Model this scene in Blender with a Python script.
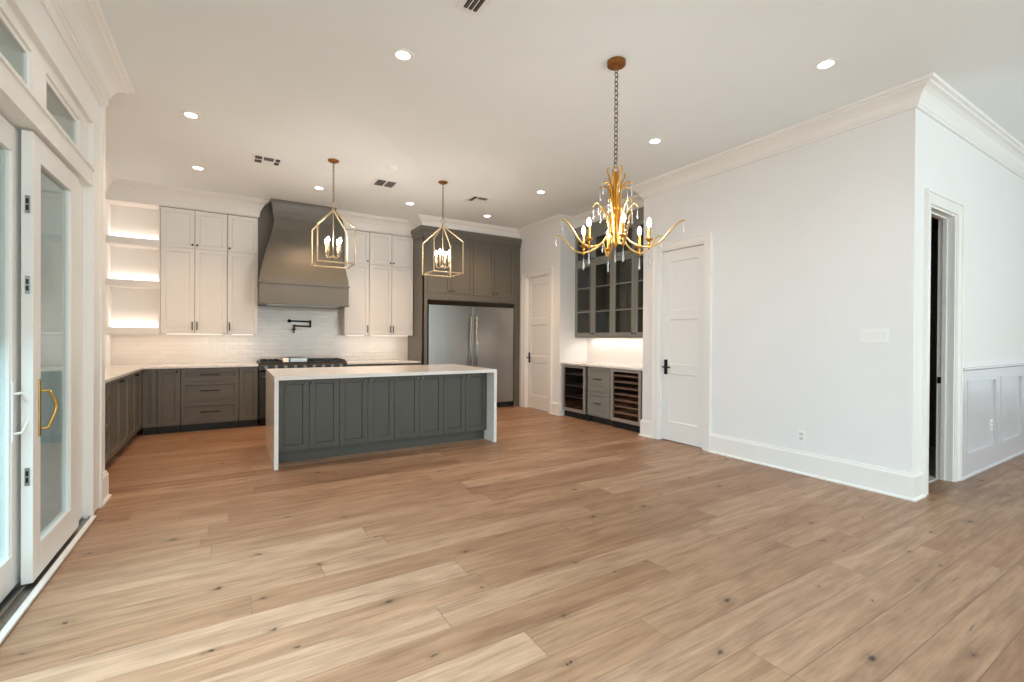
import bpy, bmesh, math, random
from mathutils import Vector, Matrix

random.seed(7)
for o in list(bpy.data.objects):
    bpy.data.objects.remove(o, do_unlink=True)
SC = bpy.context.scene
COL = SC.collection
PI = math.pi

# ------------------------------------------------------------------ camera
CAM_H = 1.3
yaw, pitch, roll = math.radians(31.322), math.radians(-0.270), math.radians(0.352)
F_ = Vector((math.sin(yaw) * math.cos(pitch), math.cos(yaw) * math.cos(pitch), math.sin(pitch)))
r0 = Vector((math.cos(yaw), -math.sin(yaw), 0.0))
u0 = r0.cross(F_)
R_ = math.cos(roll) * r0 + math.sin(roll) * u0
U_ = -math.sin(roll) * r0 + math.cos(roll) * u0
cam_d = bpy.data.cameras.new('camera')
cam = bpy.data.objects.new('camera', cam_d)
COL.objects.link(cam)
M = Matrix((R_, U_, -F_)).transposed().to_4x4()
M.translation = Vector((0, 0, CAM_H))
cam.matrix_world = M
cam_d.sensor_width = 36.0
cam_d.lens = 36.0 * 460.24 / 1024.0
cam_d.clip_start = 0.05
cam_d.clip_end = 200
SC.camera = cam

# ------------------------------------------------------------------ world, big lights, exposure
SC.view_settings.view_transform = 'Standard'
SC.view_settings.look = 'None'
SC.view_settings.gamma = 1.0
SC.view_settings.use_curve_mapping = False
SC.view_settings.exposure = 0.10
SC.cycles.use_denoising = True
SC.cycles.max_bounces = 10
SC.cycles.diffuse_bounces = 6
SC.cycles.glossy_bounces = 4
SC.cycles.transparent_max_bounces = 12
SC.cycles.caustics_reflective = False
SC.cycles.caustics_refractive = False
SC.cycles.sample_clamp_indirect = 6.0

world = bpy.data.worlds.new('world')
SC.world = world
world.use_nodes = True
wn = world.node_tree.nodes
wl = world.node_tree.links
wn.clear()
wout = wn.new('ShaderNodeOutputWorld')
wbg = wn.new('ShaderNodeBackground')
wsky = wn.new('ShaderNodeTexSky')
wsky.sky_type = 'HOSEK_WILKIE'
wsky.turbidity = 8.0
wsky.sun_direction = Vector((-0.2, -0.6, 0.75)).normalized()
wbg.inputs['Strength'].default_value = 1.5
wmix = wn.new('ShaderNodeMixRGB')
wmix.inputs['Fac'].default_value = 0.6
wmix.inputs['Color2'].default_value = (0.85, 0.93, 1.0, 1)
wl.new(wsky.outputs['Color'], wmix.inputs['Color1'])
wl.new(wmix.outputs['Color'], wbg.inputs['Color'])
wl.new(wbg.outputs['Background'], wout.inputs['Surface'])

CZ = 3.37        # ceiling height

def area(name, loc, direction, sx, sy, power, color=(1, 1, 1), spread=PI):
    d = bpy.data.lights.new(name, 'AREA')
    d.shape = 'RECTANGLE'
    d.size, d.size_y = sx, sy
    d.energy = power
    d.color = color
    d.spread = spread
    o = bpy.data.objects.new(name, d)
    COL.objects.link(o)
    o.location = loc
    o.rotation_euler = Vector(direction).to_track_quat('-Z', 'Y').to_euler()
    return o

DAY = (0.85, 0.945, 0.99)
# daylight entering through the glazing: sliding doors on the left, plus unseen windows added as fill in the rear and far right walls
area('daylight_sliding_doors', (-1.03, 1.4, 1.3), (1, 0.0, -1.1), 3.5, 2.2, 115, (0.55, 0.82, 1.0), math.radians(130))
area('rear_window_fill', (3.6, -4.25, 1.7), (0, 1, 0.50), 9.0, 2.6, 320, (0.84, 0.945, 0.99))
area('hall_window_fill', (11.7, -1.2, 1.7), (-1, 0.0, 0.0), 3.6, 2.6, 12, (0.95, 0.97, 1.0))

# ------------------------------------------------------------------ materials
def lin(c):
    c /= 255.0
    return c / 12.92 if c <= 0.04045 else ((c + 0.055) / 1.055) ** 2.4

def rgb(r, g, b):
    return (lin(r), lin(g), lin(b), 1)

def mat(name, color, rough=0.5, metal=0.0, noise=0.0, nscale=8.0, stretch=(1, 1, 1), bump=0.0, spec=0.5, coat=0.0):
    m = bpy.data.materials.new(name)
    m.use_nodes = True
    nt = m.node_tree
    b = nt.nodes['Principled BSDF']
    b.inputs['Base Color'].default_value = color
    b.inputs['Roughness'].default_value = rough
    b.inputs['Metallic'].default_value = metal
    b.inputs['Specular IOR Level'].default_value = spec
    b.inputs['Coat Weight'].default_value = coat
    if noise > 0 or bump > 0:
        tc = nt.nodes.new('ShaderNodeTexCoord')
        mp = nt.nodes.new('ShaderNodeMapping')
        mp.inputs['Scale'].default_value = stretch
        nz = nt.nodes.new('ShaderNodeTexNoise')
        nz.inputs['Scale'].default_value = nscale
        nz.inputs['Detail'].default_value = 5
        nt.links.new(tc.outputs['Object'], mp.inputs['Vector'])
        nt.links.new(mp.outputs['Vector'], nz.inputs['Vector'])
        if noise > 0:
            rp = nt.nodes.new('ShaderNodeValToRGB')
            rp.color_ramp.elements[0].position = 0.3
            rp.color_ramp.elements[1].position = 0.7
            rp.color_ramp.elements[0].color = tuple(max(0, c * (1 - noise)) for c in color[:3]) + (1,)
            rp.color_ramp.elements[1].color = tuple(min(1, c * (1 + noise)) for c in color[:3]) + (1,)
            nt.links.new(nz.outputs['Fac'], rp.inputs['Fac'])
            nt.links.new(rp.outputs['Color'], b.inputs['Base Color'])
        if bump > 0:
            bp = nt.nodes.new('ShaderNodeBump')
            bp.inputs['Strength'].default_value = bump
            bp.inputs['Distance'].default_value = 0.002
            nt.links.new(nz.outputs['Fac'], bp.inputs['Height'])
            nt.links.new(bp.outputs['Normal'], b.inputs['Normal'])
    return m

def emis(name, color, strength):
    m = bpy.data.materials.new(name)
    m.use_nodes = True
    nt = m.node_tree
    nt.nodes.clear()
    o = nt.nodes.new('ShaderNodeOutputMaterial')
    e = nt.nodes.new('ShaderNodeEmission')
    e.inputs['Color'].default_value = color
    e.inputs['Strength'].default_value = strength
    nt.links.new(e.outputs[0], o.inputs['Surface'])
    return m

def glass_mat(name, tint=(1, 1, 1, 1), ior=1.55):
    """thin pane: fresnel mix of a clear transparent and a sharp glossy"""
    m = bpy.data.materials.new(name)
    m.use_nodes = True
    nt = m.node_tree
    nt.nodes.clear()
    o = nt.nodes.new('ShaderNodeOutputMaterial')
    mx = nt.nodes.new('ShaderNodeMixShader')
    fr = nt.nodes.new('ShaderNodeFresnel')
    # the fresnel node inverts the index on back faces: undo that, so both faces of the pane behave alike
    ge = nt.nodes.new('ShaderNodeNewGeometry')
    mi = nt.nodes.new('ShaderNodeMapRange')
    mi.inputs['To Min'].default_value = ior; mi.inputs['To Max'].default_value = 1.0 / ior
    nt.links.new(ge.outputs['Backfacing'], mi.inputs['Value'])
    nt.links.new(mi.outputs['Result'], fr.inputs['IOR'])
    t = nt.nodes.new('ShaderNodeBsdfTransparent')
    t.inputs['Color'].default_value = tint
    g = nt.nodes.new('ShaderNodeBsdfGlossy')
    g.inputs['Roughness'].default_value = 0.01
    nt.links.new(fr.outputs[0], mx.inputs[0])
    nt.links.new(t.outputs[0], mx.inputs[1])
    nt.links.new(g.outputs[0], mx.inputs[2])
    nt.links.new(mx.outputs[0], o.inputs['Surface'])
    return m

M_WALL = mat('wall_paint', rgb(234, 234, 233), 0.75, noise=0.008, nscale=3, bump=0.05)
M_CEIL = mat('ceiling_paint', rgb(235, 240, 240), 0.85, noise=0.008, nscale=2)
M_TRIM = mat('trim_semigloss', rgb(238, 237, 233), 0.35, noise=0.006, nscale=5)
M_DOOR = mat('door_semigloss', rgb(236, 236, 234), 0.35, noise=0.006, nscale=5)
M_WAIN = mat('wainscot_gloss', rgb(206, 206, 210), 0.22, noise=0.006, nscale=5)
M_GREY = mat('grey_cabinet_paint', rgb(74, 73, 65), 0.42, noise=0.03, nscale=4)
M_GREYK = mat('warm_grey_cabinet_paint', rgb(100, 95, 85), 0.42, noise=0.03, nscale=4)
M_GREYB = mat('grey_bar_paint', rgb(130, 132, 125), 0.42, noise=0.03, nscale=4)
M_WCAB = mat('white_cabinet_paint', rgb(228, 224, 219), 0.42, noise=0.012, nscale=4)
M_GAP_SHADE = mat('cabinet_gap_shade', rgb(96, 86, 76), 0.8, noise=0.02)
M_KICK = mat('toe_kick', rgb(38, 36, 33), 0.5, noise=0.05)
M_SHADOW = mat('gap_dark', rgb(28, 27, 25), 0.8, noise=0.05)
M_BRONZE = mat('bronze_hardware', rgb(52, 42, 33), 0.35, 0.8, noise=0.05, nscale=30)
M_BLACK = mat('black_hardware', rgb(18, 18, 18), 0.4, 0.3, noise=0.05, nscale=30)
M_GOLD = mat('gold_leaf', rgb(198, 142, 56), 0.32, 0.9, noise=0.12, nscale=40, bump=0.15)
M_GOLDA = mat('gilded_arm', rgb(212, 178, 112), 0.34, 0.85, noise=0.1, nscale=40)
M_GOLDP = mat('pale_gold', rgb(196, 176, 142), 0.5, 0.35, noise=0.08, nscale=40)
M_CANOPY = mat('aged_brass', rgb(150, 100, 48), 0.4, 0.85, noise=0.15, nscale=30)
M_CHAIN = mat('chain_metal', rgb(120, 108, 88), 0.4, 0.85, noise=0.1, nscale=60)
M_BRASS = mat('brass_handle', rgb(196, 160, 90), 0.3, 0.9, noise=0.08, nscale=40)
M_SATIN = mat('satin_steel', rgb(150, 148, 142), 0.35, 0.9, noise=0.05, nscale=30)
M_INTER = mat('cabinet_interior', rgb(74, 72, 62), 0.6, noise=0.05)
M_CARK = mat('wine_interior', rgb(20, 16, 15), 0.6, noise=0.05)
M_WOODSH = mat('wine_shelf_wood', rgb(140, 122, 108), 0.45, noise=0.1, nscale=12, stretch=(1, 8, 8))
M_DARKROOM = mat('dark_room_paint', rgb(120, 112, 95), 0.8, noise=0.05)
M_TILEFL = mat('pale_tile', rgb(205, 203, 196), 0.4, noise=0.04, nscale=6)
M_PATIO = mat('patio_concrete', rgb(186, 186, 182), 0.85, noise=0.06, nscale=3, bump=0.2)
M_SLATE = mat('patio_slate', rgb(40, 43, 47), 0.6, noise=0.25, nscale=5, bump=0.3)
M_HEDGE = mat('hedge_green', rgb(62, 74, 56), 0.8, noise=0.4, nscale=22, bump=1.0)
M_PLASTIC = mat('white_plastic', rgb(240, 240, 238), 0.4, noise=0.004)
M_VENT = mat('vent_white', rgb(232, 233, 234), 0.5, noise=0.01)
M_PAPER = mat('paper', rgb(240, 238, 234), 0.7, noise=0.02)
M_GLASS = glass_mat('pane_glass', (0.86, 0.92, 0.90, 1), 1.75)
M_CGLASS = glass_mat('cabinet_glass', (0.96, 0.97, 0.96, 1), 1.45)
M_CRYSTAL = mat('crystal', (0.95, 0.97, 1, 1), 0.05, noise=0.01)
M_CRYSTAL.node_tree.nodes['Principled BSDF'].inputs['Transmission Weight'].default_value = 0.55
M_CAN = emis('can_light_lens', (1.0, 0.96, 0.90, 1), 14)
M_BULB = emis('candle_bulb', (1.0, 0.91, 0.84, 1), 300)
M_LED = emis('led_strip', (1.0, 0.86, 0.74, 1), 1.3)
M_CANDLE = mat('candle_sleeve', rgb(226, 200, 150), 0.5, 0.2, noise=0.03)

def steel_mat():
    m = mat('brushed_steel', rgb(162, 162, 160), 0.27, 1.0)
    nt = m.node_tree
    b = nt.nodes['Principled BSDF']
    tc = nt.nodes.new('ShaderNodeTexCoord')
    mp = nt.nodes.new('ShaderNodeMapping')
    mp.inputs['Scale'].default_value = (1.5, 1.5, 160)
    nz = nt.nodes.new('ShaderNodeTexNoise')
    nz.inputs['Scale'].default_value = 3
    mr = nt.nodes.new('ShaderNodeMapRange')
    mr.inputs['To Min'].default_value = 0.27
    mr.inputs['To Max'].default_value = 0.31
    nt.links.new(tc.outputs['Object'], mp.inputs['Vector'])
    nt.links.new(mp.outputs['Vector'], nz.inputs['Vector'])
    nt.links.new(nz.outputs['Fac'], mr.inputs['Value'])
    nt.links.new(mr.outputs['Result'], b.inputs['Roughness'])
    # sheet-metal waviness
    n2 = nt.nodes.new('ShaderNodeTexNoise')
    n2.inputs['Scale'].default_value = 1.6
    bp = nt.nodes.new('ShaderNodeBump')
    bp.inputs['Strength'].default_value = 0.15
    bp.inputs['Distance'].default_value = 0.02
    nt.links.new(tc.outputs['Object'], n2.inputs['Vector'])
    nt.links.new(n2.outputs['Fac'], bp.inputs['Height'])
    nt.links.new(bp.outputs['Normal'], b.inputs['Normal'])
    return m
M_STEEL = steel_mat()
M_DSTEEL = mat('dark_stainless', rgb(74, 70, 66), 0.35, 0.8, noise=0.03, nscale=20)
M_FRAME = mat('cooler_frame_steel', rgb(176, 170, 164), 0.42, 0.55, noise=0.03, nscale=20)

def quartz_mat():
    m = mat('white_quartz', rgb(232, 229, 223), 0.12)
    nt = m.node_tree
    b = nt.nodes['Principled BSDF']
    tc = nt.nodes.new('ShaderNodeTexCoord')
    n1 = nt.nodes.new('ShaderNodeTexNoise')
    n1.inputs['Scale'].default_value = 1.3
    n1.inputs['Detail'].default_value = 8
    n1.inputs['Distortion'].default_value = 1.2
    rp = nt.nodes.new('ShaderNodeValToRGB')
    e = rp.color_ramp.elements
    e[0].position = 0.47; e[0].color = rgb(234, 231, 226)
    e[1].position = 0.53; e[1].color = rgb(234, 231, 226)
    k = e.new(0.5); k.color = rgb(226, 223, 219)
    nt.links.new(tc.outputs['Object'], n1.inputs['Vector'])
    nt.links.new(n1.outputs['Fac'], rp.inputs['Fac'])  # faint veins
    nt.links.new(rp.outputs['Color'], b.inputs['Base Color'])
    return m
M_QUARTZ = quartz_mat()

def tile_mat():
    """handmade glossy subway tile; object coords: x along wall, z up"""
    m = mat('subway_tile', rgb(226, 218, 208), 0.12)
    nt = m.node_tree
    b = nt.nodes['Principled BSDF']
    tc = nt.nodes.new('ShaderNodeTexCoord')
    sp = nt.nodes.new('ShaderNodeSeparateXYZ')
    cb = nt.nodes.new('ShaderNodeCombineXYZ')
    br = nt.nodes.new('ShaderNodeTexBrick')
    br.inputs['Scale'].default_value = 1.0
    br.inputs['Brick Width'].default_value = 0.20
    br.inputs['Row Height'].default_value = 0.065
    br.inputs['Mortar Size'].default_value = 0.0022
    br.inputs['Mortar Smooth'].default_value = 0.2
    br.inputs['Color1'].default_value = rgb(226, 218, 208)
    br.inputs['Color2'].default_value = rgb(221, 213, 203)
    br.inputs['Mortar'].default_value = rgb(213, 205, 195)
    nz = nt.nodes.new('ShaderNodeTexNoise')
    nz.inputs['Scale'].default_value = 14
    nz.inputs['Detail'].default_value = 1
    ad = nt.nodes.new('ShaderNodeMath'); ad.operation = 'MULTIPLY_ADD'
    ad.inputs[1].default_value = -1.0
    bp = nt.nodes.new('ShaderNodeBump')
    bp.inputs['Strength'].default_value = 0.55
    bp.inputs['Distance'].default_value = 0.005
    L = nt.links
    L.new(tc.outputs['Object'], sp.inputs[0])
    L.new(sp.outputs['X'], cb.inputs['X']); L.new(sp.outputs['Z'], cb.inputs['Y'])
    L.new(cb.outputs[0], br.inputs['Vector'])
    L.new(tc.outputs['Object'], nz.inputs['Vector'])
    L.new(br.outputs['Fac'], ad.inputs[0]); L.new(nz.outputs['Fac'], ad.inputs[2])
    L.new(ad.outputs[0], bp.inputs['Height'])
    L.new(bp.outputs['Normal'], b.inputs['Normal'])
    L.new(br.outputs['Color'], b.inputs['Base Color'])
    return m
M_TILE = tile_mat()

def floor_mat():
    m = bpy.data.materials.new('oak_planks')
    m.use_nodes = True
    nt = m.node_tree
    N, L = nt.nodes, nt.links
    b = N['Principled BSDF']
    def math_(op, a=None, c=None, v1=None, v2=None, v3=None):
        n = N.new('ShaderNodeMath'); n.operation = op
        if a is not None: L.new(a, n.inputs[0])
        elif v1 is not None: n.inputs[0].default_value = v1
        if c is not None: L.new(c, n.inputs[1])
        elif v2 is not None: n.inputs[1].default_value = v2
        if v3 is not None: n.inputs[2].default_value = v3
        return n.outputs[0]
    tc = N.new('ShaderNodeTexCoord')
    sp = N.new('ShaderNodeSeparateXYZ')
    L.new(tc.outputs['Object'], sp.inputs[0])
    x, y = sp.outputs['X'], sp.outputs['Y']
    W, LEN = 0.19, 1.9
    ry = math_('DIVIDE', y, v2=W)
    row = math_('FLOOR', ry)
    fy = math_('FRACT', ry)
    wn1 = N.new('ShaderNodeTexWhiteNoise'); wn1.noise_dimensions = '1D'
    L.new(row, wn1.inputs['W'])
    off = math_('MULTIPLY', wn1.outputs['Value'], v2=LEN * 3.7)
    xs = math_('ADD', x, off)
    rx = math_('DIVIDE', xs, v2=LEN)
    colm = math_('FLOOR', rx)
    fx = math_('FRACT', rx)
    cb = N.new('ShaderNodeCombineXYZ')
    L.new(row, cb.inputs['X']); L.new(colm, cb.inputs['Y'])
    wn2 = N.new('ShaderNodeTexWhiteNoise'); wn2.noise_dimensions = '2D'
    L.new(cb.outputs[0], wn2.inputs['Vector'])
    rnd = wn2.outputs['Value']
    # gap mask
    gy = math_('MINIMUM', fy, math_('SUBTRACT', c=fy, v1=1.0))
    gyd = math_('MULTIPLY', gy, v2=W)
    gx = math_('MINIMUM', fx, math_('SUBTRACT', c=fx, v1=1.0))
    gxd = math_('MULTIPLY', gx, v2=LEN)
    g = math_('MINIMUM', gyd, gxd)
    gap = N.new('ShaderNodeMapRange')
    gap.inputs['From Min'].default_value = 0.0004
    gap.inputs['From Max'].default_value = 0.0026
    L.new(g, gap.inputs['Value'])
    # grain coordinates differ per plank
    cg = N.new('ShaderNodeCombineXYZ')
    sh = math_('MULTIPLY', rnd, v2=37.0)
    L.new(math_('MULTIPLY', math_('ADD', x, sh), v2=0.9), cg.inputs['X'])
    L.new(math_('MULTIPLY', math_('ADD', y, sh), v2=9.0), cg.inputs['Y'])
    L.new(sh, cg.inputs['Z'])
    nz = N.new('ShaderNodeTexNoise')
    nz.inputs['Scale'].default_value = 1.6; nz.inputs['Detail'].default_value = 7
    nz.inputs['Roughness'].default_value = 0.62; nz.inputs['Distortion'].default_value = 0.9
    L.new(cg.outputs[0], nz.inputs['Vector'])
    cg2 = N.new('ShaderNodeCombineXYZ')
    L.new(math_('ADD', x, sh), cg2.inputs['X'])
    L.new(math_('MULTIPLY', math_('ADD', y, sh), v2=2.2), cg2.inputs['Y'])
    n2 = N.new('ShaderNodeTexNoise')
    n2.inputs['Scale'].default_value = 2.3; n2.inputs['Detail'].default_value = 4
    L.new(cg2.outputs[0], n2.inputs['Vector'])
    # base tone per plank
    rp = N.new('ShaderNodeValToRGB')
    e = rp.color_ramp.elements
    e[0].position = 0.0; e[0].color = rgb(157, 118, 89)
    e[1].position = 1.0; e[1].color = rgb(184, 149, 120)
    k = e.new(0.35); k.color = rgb(169, 131, 101)
    k = e.new(0.7); k.color = rgb(176, 140, 111)
    L.new(rnd, rp.inputs['Fac'])
    gr = N.new('ShaderNodeValToRGB')
    ge = gr.color_ramp.elements
    ge[0].position = 0.30; ge[0].color = (0.56, 0.50, 0.45, 1)
    ge[1].position = 0.62; ge[1].color = (1, 1, 1, 1)
    L.new(nz.outputs['Fac'], gr.inputs['Fac'])
    m1 = N.new('ShaderNodeMixRGB'); m1.blend_type = 'MULTIPLY'; m1.inputs['Fac'].default_value = 0.8
    L.new(rp.outputs['Color'], m1.inputs['Color1']); L.new(gr.outputs['Color'], m1.inputs['Color2'])
    g2 = N.new('ShaderNodeValToRGB')
    g2.color_ramp.elements[0].position = 0.32; g2.color_ramp.elements[0].color = (0.62, 0.58, 0.55, 1)
    g2.color_ramp.elements[1].position = 0.52; g2.color_ramp.elements[1].color = (1, 1, 1, 1)
    L.new(n2.outputs['Fac'], g2.inputs['Fac'])
    m2 = N.new('ShaderNodeMixRGB'); m2.blend_type = 'MULTIPLY'; m2.inputs['Fac'].default_value = 0.4
    L.new(m1.outputs['Color'], m2.inputs['Color1']); L.new(g2.outputs['Color'], m2.inputs['Color2'])
    c3 = N.new('ShaderNodeCombineXYZ')
    L.new(math_('MULTIPLY', math_('ADD', x, sh), v2=3.0), c3.inputs['X']); L.new(math_('MULTIPLY', y, v2=42.0), c3.inputs['Y'])
    n3 = N.new('ShaderNodeTexNoise'); n3.inputs['Scale'].default_value = 1.5; n3.inputs['Detail'].default_value = 4
    L.new(c3.outputs[0], n3.inputs['Vector'])
    g3 = N.new('ShaderNodeValToRGB')
    g3.color_ramp.elements[0].position = 0.34; g3.color_ramp.elements[0].color = (0.66, 0.60, 0.55, 1)
    g3.color_ramp.elements[1].position = 0.56; g3.color_ramp.elements[1].color = (1, 1, 1, 1)
    L.new(n3.outputs['Fac'], g3.inputs['Fac'])
    m2c = N.new('ShaderNodeMixRGB'); m2c.blend_type = 'MULTIPLY'; m2c.inputs['Fac'].default_value = 0.5
    L.new(m2.outputs['Color'], m2c.inputs['Color1']); L.new(g3.outputs['Color'], m2c.inputs['Color2'])
    m2 = m2c
    # knots: sparse voronoi dots
    ck = N.new('ShaderNodeCombineXYZ')
    L.new(math_('MULTIPLY', x, v2=1.0), ck.inputs['X']); L.new(math_('MULTIPLY', y, v2=1.7), ck.inputs['Y'])
    vo = N.new('ShaderNodeTexVoronoi'); vo.inputs['Scale'].default_value = 2.1
    vo.inputs['Randomness'].default_value = 1.0; vo.voronoi_dimensions = '2D'
    nd = N.new('ShaderNodeTexNoise'); nd.inputs['Scale'].default_value = 28
    L.new(tc.outputs['Object'], nd.inputs['Vector'])
    wv = N.new('ShaderNodeVectorMath'); wv.operation = 'MULTIPLY_ADD'
    L.new(nd.outputs['Color'], wv.inputs[0]); wv.inputs[1].default_value = (0.09, 0.06, 0)
    L.new(ck.outputs[0], wv.inputs[2])
    L.new(wv.outputs[0], vo.inputs['Vector'])
    kr = N.new('ShaderNodeMapRange')
    kr.inputs['From Min'].default_value = 0.018; kr.inputs['From Max'].default_value = 0.055
    sel = N.new('ShaderNodeSeparateColor')
    L.new(vo.outputs['Color'], sel.inputs['Color'])
    ksz = math_('MULTIPLY_ADD', sel.outputs[1], v2=2.6, v3=0.75)  # knots of different sizes
    kd = math_('MULTIPLY', vo.outputs['Distance'], ksz)
    L.new(kd, kr.inputs['Value'])
    keep = math_('GREATER_THAN', sel.outputs[0], v2=0.36)       # only some cells hold a knot
    km = math_('MAXIMUM', kr.outputs['Result'], math_('SUBTRACT', c=keep, v1=1.0))
    m3 = N.new('ShaderNodeMixRGB'); m3.blend_type = 'MIX'
    m3.inputs['Color1'].default_value = rgb(74, 56, 44)
    L.new(km, m3.inputs['Fac']); L.new(m2.outputs['Color'], m3.inputs['Color2'])
    kh = N.new('ShaderNodeMapRange')
    kh.inputs['From Min'].default_value = 0.02; kh.inputs['From Max'].default_value = 0.16
    kh.inputs['To Min'].default_value = 0.66
    L.new(kd, kh.inputs['Value'])
    khm = math_('MAXIMUM', kh.outputs['Result'], math_('SUBTRACT', c=keep, v1=1.0))
    m3b = N.new('ShaderNodeMixRGB'); m3b.blend_type = 'MULTIPLY'; m3b.inputs['Fac'].default_value = 0.8
    L.new(m3.outputs['Color'], m3b.inputs['Color1'])
    cc = N.new('ShaderNodeCombineColor')
    for i in range(3): L.new(khm, cc.inputs[i])
    L.new(cc.outputs[0], m3b.inputs['Color2'])
    # fine dark checks along the grain
    cv = N.new('ShaderNodeCombineXYZ')
    L.new(math_('MULTIPLY', math_('ADD', x, sh), v2=0.75), cv.inputs['X']); L.new(math_('MULTIPLY', y, v2=14.0), cv.inputs['Y'])
    v2_ = N.new('ShaderNodeTexVoronoi'); v2_.voronoi_dimensions = '2D'; v2_.inputs['Scale'].default_value = 1.0
    wv2 = N.new('ShaderNodeVectorMath'); wv2.operation = 'MULTIPLY_ADD'
    L.new(nd.outputs['Color'], wv2.inputs[0]); wv2.inputs[1].default_value = (0.0, 0.35, 0)
    L.new(cv.outputs[0], wv2.inputs[2]); L.new(wv2.outputs[0], v2_.inputs['Vector'])
    s2_ = N.new('ShaderNodeSeparateColor'); L.new(v2_.outputs['Color'], s2_.inputs['Color'])
    k2 = N.new('ShaderNodeMapRange'); k2.inputs['From Min'].default_value = 0.02; k2.inputs['From Max'].default_value = 0.07; k2.inputs['To Min'].default_value = 0.35
    L.new(v2_.outputs['Distance'], k2.inputs['Value'])
    kk = math_('MAXIMUM', k2.outputs['Result'], math_('LESS_THAN', s2_.outputs[0], v2=0.88))
    cc2 = N.new('ShaderNodeCombineColor')
    for i in range(3): L.new(kk, cc2.inputs[i])
    m3c = N.new('ShaderNodeMixRGB'); m3c.blend_type = 'MULTIPLY'; m3c.inputs['Fac'].default_value = 0.85
    L.new(m3b.outputs['Color'], m3c.inputs['Color1']); L.new(cc2.outputs[0], m3c.inputs['Color2'])
    m3b = m3c
    m4 = N.new('ShaderNodeMixRGB')
    m4.inputs['Color1'].default_value = rgb(120, 92, 68)
    L.new(gap.outputs['Result'], m4.inputs['Fac']); L.new(m3b.outputs['Color'], m4.inputs['Color2'])
    L.new(m4.outputs['Color'], b.inputs['Base Color'])
    b.inputs['Roughness'].default_value = 0.42
    b.inputs['Specular IOR Level'].default_value = 0.45
    rr = N.new('ShaderNodeMapRange'); rr.inputs['To Min'].default_value = 0.48; rr.inputs['To Max'].default_value = 0.34
    L.new(nz.outputs['Fac'], rr.inputs['Value']); L.new(rr.outputs['Result'], b.inputs['Roughness'])
    bp = N.new('ShaderNodeBump'); bp.inputs['Strength'].default_value = 0.5; bp.inputs['Distance'].default_value = 0.0015
    hh = math_('MULTIPLY', gap.outputs['Result'], v2=1.0)
    hs = math_('ADD', hh, math_('MULTIPLY', nz.outputs['Fac'], v2=0.3))
    L.new(hs, bp.inputs['Height']); L.new(bp.outputs['Normal'], b.inputs['Normal'])
    return m
M_FLOOR = floor_mat()

# ------------------------------------------------------------------ mesh helpers
def nb():
    return bmesh.new()

def box(bm, x0, x1, y0, y1, z0, z1):
    if x1 < x0: x0, x1 = x1, x0
    if y1 < y0: y0, y1 = y1, y0
    if z1 < z0: z0, z1 = z1, z0
    v = [bm.verts.new(p) for p in ((x0, y0, z0), (x1, y0, z0), (x1, y1, z0), (x0, y1, z0),
                                   (x0, y0, z1), (x1, y0, z1), (x1, y1, z1), (x0, y1, z1))]
    for f in ((0, 3, 2, 1), (4, 5, 6, 7), (0, 1, 5, 4), (1, 2, 6, 5), (2, 3, 7, 6), (3, 0, 4, 7)):
        bm.faces.new([v[i] for i in f])
    return bm

def prism(bm, pts, axis, a0, a1):
    """extrude a 2D polygon; axis 'x': pts=(y,z); 'y': pts=(x,z); 'z': pts=(x,y)"""
    def mk(p, a):
        return {'x': (a, p[0], p[1]), 'y': (p[0], a, p[1]), 'z': (p[0], p[1], a)}[axis]
    A = [bm.verts.new(mk(p, a0)) for p in pts]
    B = [bm.verts.new(mk(p, a1)) for p in pts]
    n = len(pts)
    bm.faces.new(A); bm.faces.new(B[::-1])
    for i in range(n):
        bm.faces.new((A[i], B[i], B[(i + 1) % n], A[(i + 1) % n]))
    return bm

def tube(bm, pts, rad, n=8, caps=True, squash=None):
    pts = [Vector(p) for p in pts]
    if not isinstance(rad, (list, tuple)): rad = [rad] * len(pts)
    rings = []
    up = None
    for i, p in enumerate(pts):
        if i == 0: t = pts[1] - pts[0]
        elif i == len(pts) - 1: t = pts[-1] - pts[-2]
        else: t = (pts[i + 1] - pts[i]).normalized() + (pts[i] - pts[i - 1]).normalized()
        t.normalize()
        if up is None:
            up = Vector((0, 0, 1)) if abs(t.z) < 0.9 else Vector((1, 0, 0))
        s = t.cross(up).normalized()
        up = s.cross(t).normalized()
        ring = []
        for k in range(n):
            a = 2 * PI * k / n
            ring.append(bm.verts.new(p + rad[i] * (math.cos(a) * s + math.sin(a) * up)))
        rings.append(ring)
    for a, b in zip(rings, rings[1:]):
        for k in range(n):
            bm.faces.new((a[k], a[(k + 1) % n], b[(k + 1) % n], b[k]))
    if caps:
        bm.faces.new(rings[0][::-1]); bm.faces.new(rings[-1])
    return bm

def lathe(bm, prof, cx=0, cy=0, n=16):
    """prof: list of (r, z); revolve around the vertical through (cx, cy)"""
    rings = []
    for r, z in prof:
        rings.append([bm.verts.new((cx + max(r, 1e-4) * math.cos(2 * PI * k / n), cy + max(r, 1e-4) * math.sin(2 * PI * k / n), z)) for k in range(n)])
    for a, b in zip(rings, rings[1:]):
        for k in range(n):
            bm.faces.new((a[k], a[(k + 1) % n], b[(k + 1) % n], b[k]))
    bm.faces.new(rings[0][::-1]); bm.faces.new(rings[-1])
    return bm

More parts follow.
